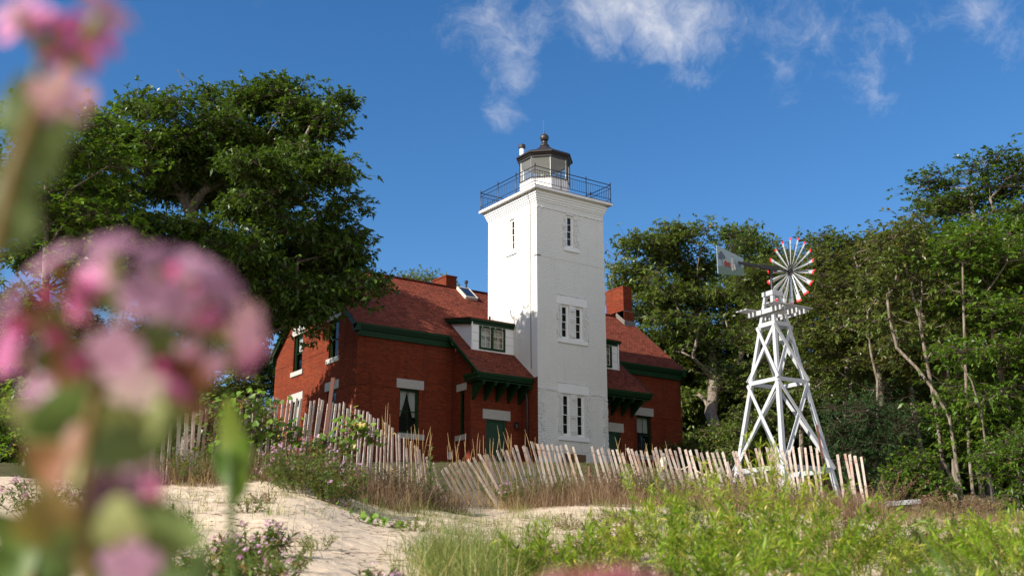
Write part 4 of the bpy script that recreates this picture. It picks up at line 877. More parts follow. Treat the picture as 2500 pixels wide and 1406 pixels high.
# slatted platform
zp = z4+.02; hp = .60
for y0 in (-.60, -.46, -.32, .32, .46, .60):
    m = MB(); m.hexa([wp(x, y, z) for z in (zp, zp+.022) for x, y in ((-hp-.05, y0-.045), (hp+.12, y0-.045), (hp+.12, y0+.045), (-hp-.05, y0+.045))]); m.build('platform_board', 'wood_white', WM)
for x0 in (-.30, -.2, .26, .52):
    m = MB(); m.hexa([wp(x, y, z) for z in (zp-.12, zp-.003) for x, y in ((x0-.02, -.58), (x0+.02, -.58), (x0+.02, .60), (x0-.02, .60))]); m.build('joist', 'wood_white', WM)
m = MB(); h = hb(z4)+.03
for k in range(4):
    a, b = cor[k], cor[(k+1) % 4]; m.beam(wp(a[0]*h, a[1]*h, z4-.05), wp(b[0]*h, b[1]*h, z4-.05), .03, .13, (0, 0, 1))
m.build('platform_collar', 'wood_white', WM)
m = MB(); h = .185; m.hexa([wp(x, y, z) for z in (z5-.03, z5+.09) for x, y in ((-h, -h), (h, -h), (h, h), (-h, h))]); m.build('cap', 'wood_white', WM, bev=.005)
zs = at(1893, 655, SW).z
m = MB(); m.tube([wp(0, 0, z5+.05), wp(0, 0, zs-.05)], .032, 8); m.tube([wp(0, 0, zs-.12), wp(0, 0, zs-.03)], .05, 8); m.build('pivot_post', 'black_metal', WM)
ax = Vector((math.sin(R(97)), math.cos(R(97)), 0)); sidev = Vector((ax.y, -ax.x, 0)); pc = wp(0, 0, zs)
m = MB(); m.beam(pc-ax*.32, pc+ax*.2, .10, .10); m.beam(pc-ax*1.05, pc-ax*.28, .065, .065); m.tube([pc+ax*.1, pc+ax*.78], .022, 8); m.build('shaft', 'black_metal', WM)
hubc = pc+ax*.66
WH = None; m = MB(); m.tube([hubc-ax*.07, hubc+ax*.07], .055, 12); m.tube([hubc-ax*.10, hubc+ax*.09], .022, 8)
rw = .86
for k in range(18):      # thin rods running beside the blades
    t = 2*math.pi*(k+.35)/18; d = sidev*math.cos(t)+Vector((0, 0, math.sin(t))); m.tube([hubc-ax*.045+d*.05, hubc-ax*.045+d*rw*.78], .011, 4)
for q in range(36):
    t, t2 = 2*math.pi*q/36, 2*math.pi*(q+1)/36
    m.tube([hubc-ax*.045+(sidev*math.cos(a)+Vector((0, 0, math.sin(a))))*rw*.80 for a in (t, t2)], .004, 4)
WH = m.build('wheel', 'black_metal', WM)
for k in range(18):
    t = 2*math.pi*k/18+.1; d = sidev*math.cos(t)+Vector((0, 0, math.sin(t))); tg_ = d.cross(ax); pit = (tg_*math.cos(R(28))+ax*math.sin(R(28)))
    nn = d.cross(pit)
    def prof(r, wd): return [hubc+d*r+pit*u*wd/2+nn*(.018*(1-u*u)*wd/.1) for u in (-1, -.5, 0, .5, 1)]
    m = MB(); A, B = prof(.09, .035), prof(rw-.045, .125); m.add(A+B, [(i, i+1, i+6, i+5) for i in range(4)]); A2 = [p+nn*.003 for p in A+B]; m.add(A2, [(i, i+5, i+6, i+1) for i in range(4)])
    bl_ = m.build('blade', 'blade_metal', WH, recalc=False)
    m = MB(); A, B = prof(rw-.045, .127), prof(rw+.012, .135); m.add(A+B, [(i, i+1, i+6, i+5) for i in range(4)]); m.add([p+nn*.004 for p in A+B], [(i, i+5, i+6, i+1) for i in range(4)]); m.build('blade_tip', 'red_paint', bl_, recalc=False)
# tail vane with its painted view: u runs along the shaft away from the wheel, v is height
FV = lambda u, v, d: tuple(pc-ax*(.88+u*.82)+Vector((0, 0, v*.9-.02))+sidev*d)
VW = .98
m = MB(); m.prism([(0, -.33), (VW, -.38), (VW, .42), (0, .17)], FV, -.012, .012); VN = m.build('tail_vane', 'vane_paint', WM)
m = MB(); m.prism([(.0, -.325), (VW-.01, -.395), (VW-.01, -.17), (.7, -.12), (.4, -.16), (.2, -.12), (0, -.1)], FV, .0125, .0135); m.build('painted_grass', 'paint_grass', VN)
m = MB()
for u, v, h, w_ in ((.12, -.1, .16, .05), (.17, -.1, .22, .06), (.23, -.11, .15, .05), (.29, -.12, .2, .05)): m.prism([(u-w_/2, v), (u+w_/2, v), (u, v+h)], FV, .0137, .0145)
for u, v, r in ((.80, .14, .09), (.88, .08, .07), (.74, .10, .065), (.83, .22, .06), (.9, .17, .05)):
    m.prism([(u+r*math.cos(a)*(1+.2*math.sin(a*5)), v+r*.8*math.sin(a)) for a in np.linspace(0, 2*math.pi, 12)[:-1]], FV, .0137+.0004*r*10, .0146+.0004*r*10)
m.prism([(.795, -.12), (.825, -.12), (.82, .1), (.80, .1)], FV, .0137, .0143); m.build('painted_trees', 'paint_tree', VN)
m = MB(); m.prism([(.50, -.16), (.74, -.13), (.74, .0), (.68, .07), (.62, -.01), (.50, -.02)], FV, .0149, .0155); m.build('painted_house', 'paint_red', VN)
m = MB(); m.prism([(.40, -.24), (.46, -.24), (.47, .13), (.39, .13)], FV, .0158, .0164); m.prism([(.755, -.02), (.68, .075), (.605, -.02), (.62, -.02), (.68, .055), (.74, -.02)], FV, .0158, .0164)
m.prism([(.30, -.2), (.38, -.2), (.38, -.06), (.33, -.03)], FV, .0151, .0157); m.build('painted_tower', 'paint_white', VN)
m = MB(); m.prism([(.415, .13), (.445, .13), (.43, .19)], FV, .0158, .0164)
for v in (.07, -.03, -.13): m.prism([(.42, v), (.44, v), (.44, v+.035), (.42, v+.035)], FV, .0167, .0172)
m.build('painted_lamp_room', 'paint_tree', VN)

# ------------------------------------------------------------------ slat fences
def slat(name_parent, top, lean, tilt, length, along, rng):
    """lath 38 x 10 mm; along = fence direction, lean in the fence plane (+ = towards along), tilt towards the dune foot"""
    al = Vector(along).normalized(); out = Vector((al.y, -al.x, 0))
    d = (Vector((0, 0, 1))+al*math.tan(lean)+out*tilt).normalized(); b = top-d*length
    tw_ = rng.uniform(-.3, .3); s = (al*math.cos(tw_)+out*math.sin(tw_)); s = (s-d*s.dot(d)).normalized(); o = s.cross(d)
    w_ = rng.uniform(.042, .053); m = MB(); bow = rng.uniform(-.012, .012); cut = rng.uniform(-.012, .012)
    vs = []
    for f in (0, .5, 1):
        c = b+(top-b)*f+s*bow*(f == .5)
        for x, y in ((-1, -1), (1, -1), (1, 1), (-1, 1)): vs.append(c+s*x*w_/2+o*y*.005+d*(cut*x if f == 1 else 0))
    fs = [(0, 3, 2, 1), (8, 9, 10, 11)]+[(4*k+i, 4*k+(i+1) % 4, 4*k+4+(i+1) % 4, 4*k+4+i) for k in (0, 1) for i in range(4)]
    m.add(vs, fs); m.build('slat', 'weathered_slat', name_parent); return b
def fence(label, keys, sp, seed, gaps=()):
    rng = random.Random(seed); P = [(at(px, py, s), R(ln), tl, px) for px, py, s, ln, tl in keys]
    base = onground(keys[0][0], keys[0][2]); fo = thing('slat_fence', tuple(base), label, 'fence'); pts = []
    for (a, la, ta, pa), (b, lb, tb, pb) in zip(P[:-1], P[1:]):
        L = (b-a).length; n = max(1, round(L/sp))
        for i in range(n): f = i/n; pts.append((a+(b-a)*f, la+(lb-la)*f, ta+(tb-ta)*f, (b-a), pa+(pb-pa)*f))
    rows = {.12: [], .60: [], 1.06: []}
    for (p, ln, tl, al, px) in pts:
        if any(g0 < px < g1 for g0, g1 in gaps): continue
        al = Vector((al.x, al.y, 0)); p = p+Vector((0, 0, rng.gauss(0, .022)))+al.normalized()*rng.gauss(0, .014); l2 = ln+rng.gauss(0, .03); ln_ = 1.22 if rng.random() > .1 else rng.uniform(.95, 1.15)
        short = 1.22-ln_ ; p2 = p-Vector((0, 0, short)) if short > 0 else p
        slat(fo, p2, l2, tl, ln_, al, rng); d = (Vector((0, 0, 1))+al.normalized()*math.tan(l2)+Vector((al.y, -al.x, 0)).normalized()*tl).normalized()
        for k in rows: rows[k].append(p-d*k)
    for k, r in rows.items():
        q = []
        for i, c in enumerate(r): q.append(c+Vector((0, 0, 0))); 
        if len(q) > 1:
            m = MB(); q2 = []
            for i in range(len(q)-1): q2 += [q[i]+FW*-.009, (q[i]+q[i+1])/2+Vector((0, 0, rng.gauss(-.006, .006)))]
            m.tube(q2+[q[-1]], .0028, 4); m.build('wire', 'wire', fo)
    return fo
fence('grey slat fence standing along the dune crest on the left, overgrown by green vine', [(235, 1062, 14.9, 2, 0), (420, 1010, 15.3, -2, 0), (560, 985, 15.8, 2, 0), (690, 972, 16.5, 4, 0), (770, 976, 17.1, 8, 0), (850, 988, 17.8, 6, 0), (905, 1008, 18.4, 2, 0), (950, 1040, 18.9, -3, .05), (985, 1066, 19.3, -9, .05), (1012, 1085, 19.6, -17, .1), (1040, 1112, 19.9, -27, .15), (1064, 1142, 20.1, -33, .15)], .106, 3)
FB = fence('pale slat fence on the right whose left end has collapsed and leans onto the sand', [(1070, 1156, 20.2, -31, .12), (1100, 1136, 20.3, -35, .1), (1143, 1121, 20.5, -35, .08), (1178, 1108, 20.6, -30, .05), (1212, 1100, 20.8, -26, 0), (1262, 1092, 21.0, -20, 0), (1310, 1082, 21.2, -17, 0), (1370, 1087, 21.4, -16, 0), (1458, 1092, 21.6, -15, 0), (1578, 1097, 21.8, -14, 0),
      (1660, 1096, 21.9, -14, 0), (1740, 1102, 21.9, -13, 0), (1812, 1101, 21.9, -13, 0), (1868, 1093, 21.8, -13, 0), (1924, 1091, 21.7, -7, 0), (1993, 1093, 21.5, -3, 0), (2063, 1107, 21.3, -5, 0), (2112, 1121, 21.2, -6, 0)], .101, 4, gaps=((1398, 1440), (2003, 2036)))
def stake(name, label, cat, p0, p1, w_, material, n=4, angle=True):
    m = MB(); a = onground(*p0, -.15); b = at(*p1)
    if angle:
        m.beam(a, b, w_, .006, -FW); d = (b-a).normalized(); s = d.cross(-FW).normalized(); m.beam(a+s*w_/2+FW*.02, b+s*w_/2+FW*.02, .006, .04, -FW)
    else: m.tube([a, b], [w_/2, w_/2*.95], 8)
    return tag(m.build(name, material, None), label, cat)
stake('metal_stake', 'rusty brown metal stake leaning in front of the left corner of the house', 'stake', (775, 16.3), (813, 922, 16.6), .055, 'rust')
stake('metal_stake', 'rusty stake leaning behind the fence at the right leg of the windmill', 'stake', (2030, 21.6), (1994, 1037, 21.8), .045, 'rust')
stake('wooden_stake', 'short brown wooden stake in the grass before the white tower', 'stake', (1441, 20.9), (1439, 1137, 20.9), .055, 'brown_wood', angle=False)
# rope barrier behind the fence
rp = []
for px, py, s, lb in ((1620, 1108, 26, 'grey post carrying a cream float behind the slat fence'), (1685, 1128, 26, 'middle grey rope post behind the fence, nearest the red wall corner'), (1759, 1143, 25.8, 'grey rope post nearest the windmill left leg')):
    a = onground(px, s, -.1); b = at(px, py, s); m = MB(); m.tube([a, b], [.055, .05], 8); m.lathe(b.x, b.y, [(.05, b.z), (.03, b.z+.02)], 8)
    tag(m.build('rope_post', 'grey_wood', None), lb, 'post', 'posts of the rope barrier'); rp.append(b)
f = at(1620, 1131, 25.9); m = MB(); m.lathe(f.x, f.y, [(.03, f.z-.16), (.065, f.z-.14), (.085, f.z-.05), (.085, f.z+.05), (.06, f.z+.13), (.03, f.z+.15)], 12); tag(m.build('net_float', 'float_cream', None, smooth=True), 'cream float hanging on the leftmost rope post', 'float')
m = MB(); pts = [rp[0]-Vector((0, 0, .12)), rp[1]-Vector((0, 0, .06)), rp[2]-Vector((0, 0, .05)), at(1850, 1165, 25.8), at(1935, 1185, 25.8)]
for a, b in zip(pts[:-1], pts[1:]):
    m.tube([a+(b-a)*f-Vector((0, 0, .16*4*f*(1-f))) for f in np.linspace(0, 1, 12)], .016, 6)
tag(m.build('barrier_rope', 'rope', None, smooth=True), 'pale rope sagging between the grey posts and the windmill', 'rope')
# small arrow sign
p = at(1881, 1111, 26); sx = Vector((math.cos(YAW), -math.sin(YAW), 0)); FS = lambda u, v, d: tuple(p+sx*u+Vector((0, 0, v))-Vector((math.sin(YAW), math.cos(YAW), 0))*d)
sg_ = thing('arrow_sign', (p.x, p.y, gz(p.x, p.y)), 'small white notched sign with a red mark between the windmill legs', 'sign')
m = MB(); m.prism([(-.05, .06), (.14, .03), (.14, -.075), (-.055, -.055), (-.02, .005)], FS, 0, .012); m.build('panel', 'sign_white', sg_)
m = MB(); m.prism([(-.01, .03), (.03, .03), (.045, -.05), (.0, -.045), (.015, -.005)], FS, .0125, .0145); m.build('red_mark', 'red_paint', sg_)
m = MB(); q = Vector(FS(.12, 0, -.02)); m.tube([(q.x, q.y, gz(q.x, q.y)-.1), q+Vector((0, 0, .02))], .02, 6); m.build('post', 'grey_wood', sg_)
# white plank bench
a = at(2150, 1231, 25.); b = at(2238, 1224, 25.4); BN = thing('plank_bench', (a.x, a.y, gz(a.x, a.y)), 'low white painted plank bench in the grass right of the fence end', 'bench')
m = MB(); m.beam(a, b, .28, .10, (0, 0, 1)); m.build('seat', 'white_paint', BN, bev=.004)
for f in (.06, .86):
    c = a+(b-a)*f; m = MB(); m.beam((c.x, c.y, gz(c.x, c.y)-.1), (c.x, c.y, c.z-.035), .22, .07, (b-a).normalized()); m.build('leg', 'white_paint', BN)

# ------------------------------------------------------------------ grasses and small plants
def blades(P, H, Wd, lean, rng, segs_=3, droop=.3):
    n = len(P); az = rng.uniform(0, 2*np.pi, n); dirx = np.stack([np.cos(az), np.sin(az), np.zeros(n)], 1); side = np.stack([-np.sin(az), np.cos(az), np.zeros(n)], 1)
    fa = rng.uniform(0, 2*np.pi, n); side = np.stack([np.cos(fa), np.sin(fa), np.zeros(n)], 1)
    le = np.abs(rng.normal(size=n))*lean; V = []
    for j in range(segs_+1):
        f = j/segs_; w_ = Wd*(1-f**1.6)*.5+.0004; c = P+dirx*(le*f**1.8*H)[:, None]; c = c.copy(); c[:, 2] += H*f-(droop*le*H*f**3)
        V += [c-side*w_[:, None] if isinstance(w_, np.ndarray) else c-side*w_, c+side*(w_[:, None] if isinstance(w_, np.ndarray) else w_)]
    V = np.stack(V, 1); k = 2*(segs_+1); base = np.arange(n)[:, None]*k
    F = np.concatenate([base+np.array([[2*j, 2*j+1, 2*j+3, 2*j+2]]) for j in range(segs_)], 0)
    t = rng.random(n); t2 = rng.random(n); T = np.repeat(np.stack([t, t2, t], 1), k, 0)
    return V.reshape(-1, 3), F, T
def region(n, pts, rng, clump=0, spread=.3):
    """random ground points inside strips given as (px0,px1,s0,s1,weight)"""
    wts = np.array([r[4] for r in pts], float); wts /= wts.sum(); m_ = n if not clump else max(1, n//clump)
    k = rng.choice(len(pts), m_, p=wts); q = np.array([r[:4] for r in pts])[k]; px = rng.uniform(q[:, 0], q[:, 1]); s = rng.uniform(q[:, 2], q[:, 3])
    t = (px-1250)/2766*s; X = CX+s*math.sin(YAW)+t*math.cos(YAW); Y = CY+s*math.cos(YAW)-t*math.sin(YAW)
    if clump: X = np.repeat(X, clump)+rng.normal(size=m_*clump)*spread; Y = np.repeat(Y, clump)+rng.normal(size=m_*clump)*spread
    return np.stack([X, Y, terrain(X, Y)-.01], 1)
rng = np.random.default_rng(15)
P = region(1500, [(420, 1250, 7, 17, 1), (1100, 1700, 9, 18, 1)], rng); n = len(P); az = rng.uniform(0, 6.28, n); ll = rng.uniform(.03, .16, n); P[:, 2] += .016
Q = P+np.stack([np.cos(az)*ll, np.sin(az)*ll, rng.uniform(-.004, .012, n)], 1); V, F = segs(P, Q, rng.uniform(.0015, .004, n), np.full(n, .0012), 4)
tag(bigmesh('sand_litter', V, F, 'stem_brown', None, np.repeat(rng.random(n), 8)[:, None]*np.ones(3)), 'dead twigs and straws lying scattered on the sand', 'litter', kind='stuff')
rng = np.random.default_rng(5)
# tan grass along the foot of the fences
P = region(15000, [(820, 1040, 17.2, 18.8, 1.3), (1240, 1500, 19.8, 22.2, 2.2), (1500, 1900, 19.6, 22.6, 3.2), (1900, 2150, 19.6, 22.5, 2), (540, 820, 15.8, 17.4, 1.2), (180, 540, 15, 16.8, 1.4), (1100, 1250, 21, 22, .7)], rng, 14, .12)
tag(bigmesh('dry_grass', *(lambda b: (b[0], b[1]))(bl := blades(P, rng.uniform(.08, .50, len(P))*rng.uniform(.6, 1., len(P)), np.full(len(P), .006), .6, rng)), 'grass_dry', None, bl[2]), 'tan dry grass growing along the foot of the slat fences', 'grass', kind='stuff')
P = region(21000, [(820, 1040, 17, 18.6, 1.2), (1000, 1130, 17.6, 18.6, .6), (1250, 1500, 19., 21.6, 2.0), (1500, 1900, 18.8, 22.4, 3), (1900, 2130, 18.8, 22.6, 3), (560, 1000, 15.4, 17.6, 3.4), (180, 540, 15, 16.8, 1.4)], rng, 18, .16)
P2_ = region(9000, [(2130, 2500, 17, 27, 5)], rng, 18, .16); hh_ = np.concatenate([rng.uniform(.1, .60, len(P)), rng.uniform(.05, .16, len(P2_))]); P = np.concatenate([P, P2_])
bl = blades(P, hh_, np.full(len(P), .0055), .8, rng); tag(bigmesh('tangled_stems', bl[0], bl[1], 'stem_brown', None, bl[2]), 'brown tangle of dead stems below the slat fences', 'stems', kind='stuff')
P = region(11000, [(1020, 1300, 6.5, 9.5, 2.2), (560, 1000, 7.5, 15.5, .4), (1250, 1800, 11, 17, 2.), (1800, 2500, 10, 20, 2.4), (1000, 1250, 12.5, 16, .5), (380, 700, 7, 14, .7), (1250, 1800, 16, 20, 1.2), (840, 1060, 13, 17.4, .7), (1850, 2500, 20, 27, 1.6)], rng, 36, .13)
bl = blades(P, rng.uniform(.07, .30, len(P)), np.full(len(P), .0038), 1., rng); tag(bigmesh('dune_grass', bl[0], bl[1], 'grass_green', None, bl[2]), 'thin green grass in tufts on the sand', 'grass', kind='stuff')
P = region(1500, [(1060, 1290, 5.8, 8.8, 1)], rng, 55, .09)
bl = blades(P, rng.uniform(.16, .40, len(P)), np.full(len(P), .0042), 1.1, rng, 4); tag(bigmesh('marram_grass', bl[0], bl[1], 'grass_green', None, bl[2]), 'fine arching green grass at the bottom middle of the photograph', 'grass', kind='stuff')
P = region(30000, [(500, 2300, 21, 42, 1), (1200, 2500, 24, 40, .8)], rng)
bl = blades(P, rng.uniform(.03, .10, len(P)), np.full(len(P), .010), .7, rng, 2); tag(bigmesh('lawn_grass', bl[0], bl[1], 'lawn_blade', None, bl[2]), 'short lawn grass between the fence and the house', 'grass', kind='stuff')
# tall dry grasses: each tuft is a thing, its stalks are parts
def stalk(o, px, py, s, bx, arch):
    t = at(px, py, s); b = onground(bx, s); side = Vector((math.cos(YAW), -math.sin(YAW), 0))
    pts = [b+(t-b)*f+Vector((0, 0, 1))*.04*math.sin(f*math.pi)+side*arch*(f*(1-f)) for f in np.linspace(0, 1, 10)]
    m = MB(); m.tube(pts, [.0024]*9+[.0016], 4); m.tube([pts[6]*.5+pts[7]*.5, pts[7], pts[8], pts[9]], [.002, .0055, .005, .002], 5); m.build('stalk', 'straw', o)
sts = [(948, 982, 17.4, 952), (952, 1010, 17.4, 960), (1004, 1040, 18, 1002), (1011, 1035, 18, 1012), (1022, 1045, 18.1, 1008), (1034, 1048, 18.1, 1020), (1052, 1040, 18.2, 1030), (1093, 1055, 18.6, 1103), (1110, 1078, 18.6, 1116), (1125, 1062, 18.7, 1120), (1137, 1057, 18.7, 1126), (1168, 1056, 19.2, 1180), (1180, 1062, 19.2, 1193), (1214, 1038, 19.4, 1222), (1220, 1060, 19.4, 1216), (1234, 1044, 19.4, 1262), (1248, 1058, 19.5, 1256),
       (1281, 1048, 19.7, 1300), (1307, 1066, 19.8, 1318), (1501, 1066, 21, 1505), (1515, 1068, 21, 1520), (1527, 1083, 21, 1540), (1544, 1100, 21, 1552), (1575, 1080, 21.3, 1590), (1580, 1082, 21.3, 1574), (1592, 1082, 21.3, 1600), (1624, 1076, 21.4, 1630), (1399, 1100, 20.4, 1395), (1390, 1085, 20.4, 1402), (1350, 1090, 20, 1352)]
wh = [(952, 'tall tan grass stalks before the left front window of the brick house'), (1020, 'tall tan grass tuft below the left front window sill, right of it'), (1090, 'tan grass stalks right of the milkweed plant'), (1130, 'branching tan grass stalks below the narrow porch window'), (1180, 'tan grass stalks before the left edge of the green porch door'), (1225, 'arching tan grass stalks before the green porch door'), (1265, 'pair of tan grass stalks between the green door and the white tower'),
      (1310, 'tan grass stalks at the left foot of the white tower'), (1380, 'thin tan stalks before the twin windows of the white tower'), (1520, 'tan grass stalks before the right porch door'), (1600, 'tan grass stalks before the right hand front window')]
tufts = {}
for px, py, s, bx in sts:
    i = min(range(len(wh)), key=lambda k: abs(wh[k][0]-px)); 
    if i not in tufts: tufts[i] = thing('tall_grass_tuft', tuple(onground(bx, s)), wh[i][1], 'grass tuft', 'tall dry grass tufts in front of the buildings')
    stalk(tufts[i], px, py, s, bx, random.uniform(-.35, .35))
    for k in range(2): stalk(tufts[i], px+random.uniform(-22, 22), py+random.uniform(5, 45), s, bx+random.uniform(-12, 12), random.uniform(-.15, .15))

def shrubby(name, label, cat, base, n, H, spread, leafm, seed, kleaf=46, L=.06, Wd=.008, up=.55, stem='stem_brown', group=None, flat=.8, fl=None, rng=None, tl=None):
    """many upright stems from one crown of roots, leaves all along them"""
    rng = np.random.default_rng(seed); base = np.array(base); t = thing(name, tuple(base), label, cat, group)
    az = rng.uniform(0, 6.283, n); rr = spread*np.sqrt(rng.random(n)); h = H*(1-.35*(rr/spread)**2)*rng.uniform(.45, 1.15, n)
    b0 = base+np.stack([np.cos(az)*rr*.45, np.sin(az)*rr*.45, np.zeros(n)-.03], 1); tip = base+np.stack([np.cos(az)*rr*1.2, np.sin(az)*rr*1.2, h], 1)
    tip[:, :2] += rng.normal(size=(n, 2))*.05*H; mid = (b0+tip)/2; mid[:, 2] += h*.12
    A = np.concatenate([b0, mid]); B = np.concatenate([mid, tip]); V, F = segs(A, B, np.full(2*n, .0028), np.full(2*n, .0018), 4)
    bigmesh('stem', V, F, stem, t, np.full((len(V), 3), .3))
    f = rng.uniform(.12, 1, (n, kleaf))**.75; q = (1-f)[..., None]**2*b0[:, None]+2*(f*(1-f))[..., None]*mid[:, None]+f[..., None]**2*tip[:, None]
    tips = q.reshape(-1, 3); dd = (tip-b0); dd /= np.linalg.norm(dd, axis=1)[:, None]; dirs = np.repeat(dd, kleaf, 0)*up
    tc_ = (.25+.5*f.reshape(-1)*rng.uniform(.7, 1.2, n*kleaf))
    V, F, T = leaves(tips, dirs, 1, L, Wd, tc_, .15, flat, rng, .3); bigmesh('foliage', V, F, leafm, t, T)
    if fl: flowers(t, tip[:fl[0]] if fl[0] else tip, fl[1], rng, fl[2] if len(fl) > 2 else .011)
    return t
def flowers(parent, tips, per, rng, size=.011, petm='petal_pink'):
    """heads of five-petalled flowers on the stem tips"""
    n = len(tips)*per; C = np.repeat(tips, per, 0)+rng.normal(size=(n, 3))*.022; C[:, 2] += .01
    ax_ = rng.normal(size=(n, 3)); ax_[:, 2] = np.abs(ax_[:, 2])+.4; ax_ -= np.array([FW.x, FW.y, 0])*.6; ax_ /= np.linalg.norm(ax_, axis=1)[:, None]
    u = np.cross(ax_, rng.normal(size=(n, 3))); u /= np.linalg.norm(u, axis=1)[:, None]; v = np.cross(ax_, u); Vs = []
    for k in range(5):
        a = 2*np.pi*k/5; d = u*np.cos(a)+v*np.sin(a); s = -u*np.sin(a)+v*np.cos(a)
        Vs.append(np.stack([C, C+d*size*.8+s*size*.42+ax_*size*.15, C+d*size*1.35-ax_*size*.1, C+d*size*.8-s*size*.42+ax_*size*.15], 1))
    V = np.concatenate(Vs, 0).reshape(-1, 3); F = np.arange(len(V)).reshape(-1, 4); t = rng.random(n*5); T = np.repeat(np.stack([t, rng.random(n*5), t], 1), 4, 0)
    bigmesh('flower_head', V, F, petm, parent, T)
SP = 'pink soapwort plants on the dune'
def soap(px, s, n, H, spread, label, seed, leafm='soapwort_leaf', per=7, nf=None, size=.013): 
    return shrubby('soapwort_plant', label, 'plant', onground(px, s), n, H, spread, leafm, seed, 42, .05, .014, .5, 'stem_brown', SP, fl=(nf or n, per, size))
for i, (px, s, n_, H, lb) in enumerate([(400, 8.6, 40, .3, 'soapwort patch on the sand just right of the lowest blurred leaves'), (530, 5.6, 40, .2, 'leafy soapwort at the bottom edge left of the bare sand'), (250, 12.5, 44, .4, 'soapwort behind the blurred stems at the left'), (330, 9.5, 40, .34, 'soapwort mostly hidden by the blurred pink petals'), (160, 8.5, 44, .34, 'soapwort low behind the blurred corner leaves')]):
    soap(px, s, n_, H, .4, lb, 40+i, nf=8, per=5, size=.012)
soap(745, 14.2, 90, .60, .60, 'big bushy soapwort with pale pink heads at the foot of the vine covered fence', 1, nf=20, per=6, size=.016)
soap(815, 13.8, 56, .46, .42, 'soapwort with faded heads at the right end of the bushy clump', 2, nf=10, per=5, size=.016)
soap(695, 14.8, 30, .50, .30, 'soapwort with a few pink heads at the left end of the bushy clump', 3, nf=10, per=6, size=.016)
soap(625, 7.6, 22, .26, .22, 'pink soapwort on the open sand at the bottom left of centre', 4, nf=14, per=8, size=.011)
soap(590, 7.2, 14, .2, .16, 'smaller pink soapwort beside the blurred flowers low on the sand', 5, nf=9, per=7, size=.011)
soap(95, 11.5, 30, .42, .36, 'pale pink soapwort behind the blurred flowers at the left edge', 6, nf=24, per=9, size=.014)
soap(925, 5.6, 12, .13, .12, 'low pink soapwort at the bottom edge of the photograph', 7, nf=9, per=8, size=.009)
soap(1262, 20.4, 26, .55, .4, 'soapwort with pale faded heads beside the collapsed slats', 8, nf=14, per=6, size=.018)
soap(1225, 21.2, 18, .5, .3, 'leafy soapwort growing through the leaning slats', 9, nf=6, per=6, size=.018)
shrubby('brown_shrub', 'brown seeded shrub before the rope posts behind the right fence', 'shrub', onground(1680, 21.4), 40, .55, .55, 'stem_brown', 31, 60, .03, .02)
shrubby('brown_shrub', 'reddish brown dead shrub at the foot of the fence before the white tower', 'shrub', onground(1400, 20.6), 34, .42, .5, 'stem_brown', 32, 50, .03, .012)
shrubby('brown_shrub', 'brown bushy weed below the right end of the slat fence', 'shrub', onground(2050, 19.8), 60, .42, .8, 'stem_brown', 33, 50, .03, .008)
shrubby('brown_shrub', 'grey brown dead weed right of the plank bench', 'shrub', onground(2340, 21), 60, .4, .8, 'stem_brown', 34, 50, .03, .008)
WEED = 'brown weeds along the fence'
for i, (px, s, n_, H, sp_, mt, lb) in enumerate([(900, 17.0, 40, .42, .5, 'stem_brown', 'brown twiggy weed below the fence left of the bending laths'), (975, 17.6, 40, .5, .5, 'soapwort_leaf', 'green and brown weed where the fence starts to bend'), (1310, 20.3, 40, .45, .5, 'soapwort_leaf', 'bushy green weed at the left foot of the white tower'),
        (1500, 20.8, 40, .42, .6, 'stem_brown', 'brown weed in the fence before the right porch door'), (1580, 20.6, 34, .5, .5, 'soapwort_leaf', 'green weed in the fence before the right front window'), (1760, 21.2, 40, .46, .6, 'stem_brown', 'brown weed under the slats left of the windmill'), (1880, 21.2, 40, .5, .6, 'soapwort_leaf', 'green weed at the near leg of the windmill'), (2150, 21.5, 44, .5, .8, 'stem_brown', 'brown weed just beyond the right end of the fence'), (2330, 26, 44, .3, .8, 'grass_dry', 'straw coloured weed right of the plank bench'), (440, 15.3, 34, .36, .5, 'soapwort_leaf', 'dark green weed at the fence foot behind the blurred flowers')]):
    shrubby('weed_clump', lb, 'weed', onground(px, s), n_+35, H*1.45, sp_*1.25, mt, 500+i, 44, .04, .012, .5, 'stem_brown', WEED)
for i, (px, s, n_, H, sp_, mt, lb) in enumerate([(430, 9.5, 16, .16, .22, 'grass_green', 'small weed on the sand right of the lower blurred petals'), (610, 11.5, 18, .16, .2, 'soapwort_leaf', 'small brown green weed on the upper sand slope'), (780, 8.6, 12, .12, .16, 'grass_green', 'tiny grass weed on the bare sand at the centre left'), (650, 12.6, 14, .14, .2, 'stem_brown', 'brown dead sprig on the upper left sand'),
        (1010, 11.5, 14, .14, .18, 'grass_green', 'tiny green sprig on the sand below the collapsed laths'), (1400, 14., 22, .2, .3, 'stem_brown', 'brown sprig on the open sand before the white tower'), (1530, 15.5, 30, .3, .4, 'soapwort_leaf', 'green weed at the right end of the open sand'), (700, 6.4, 16, .13, .18, 'soapwort_leaf', 'leafy sprig at the bottom edge right of the pink soapwort'), (450, 6.4, 34, .22, .32, 'soapwort_leaf', 'leafy weed at the bottom edge left of the pink soapwort')]):
    shrubby('sand_weed', lb, 'weed', onground(px, s), n_, H, sp_, mt, 600+i, 26, .035, .008, .6, 'stem_brown', 'small weeds on the open sand')
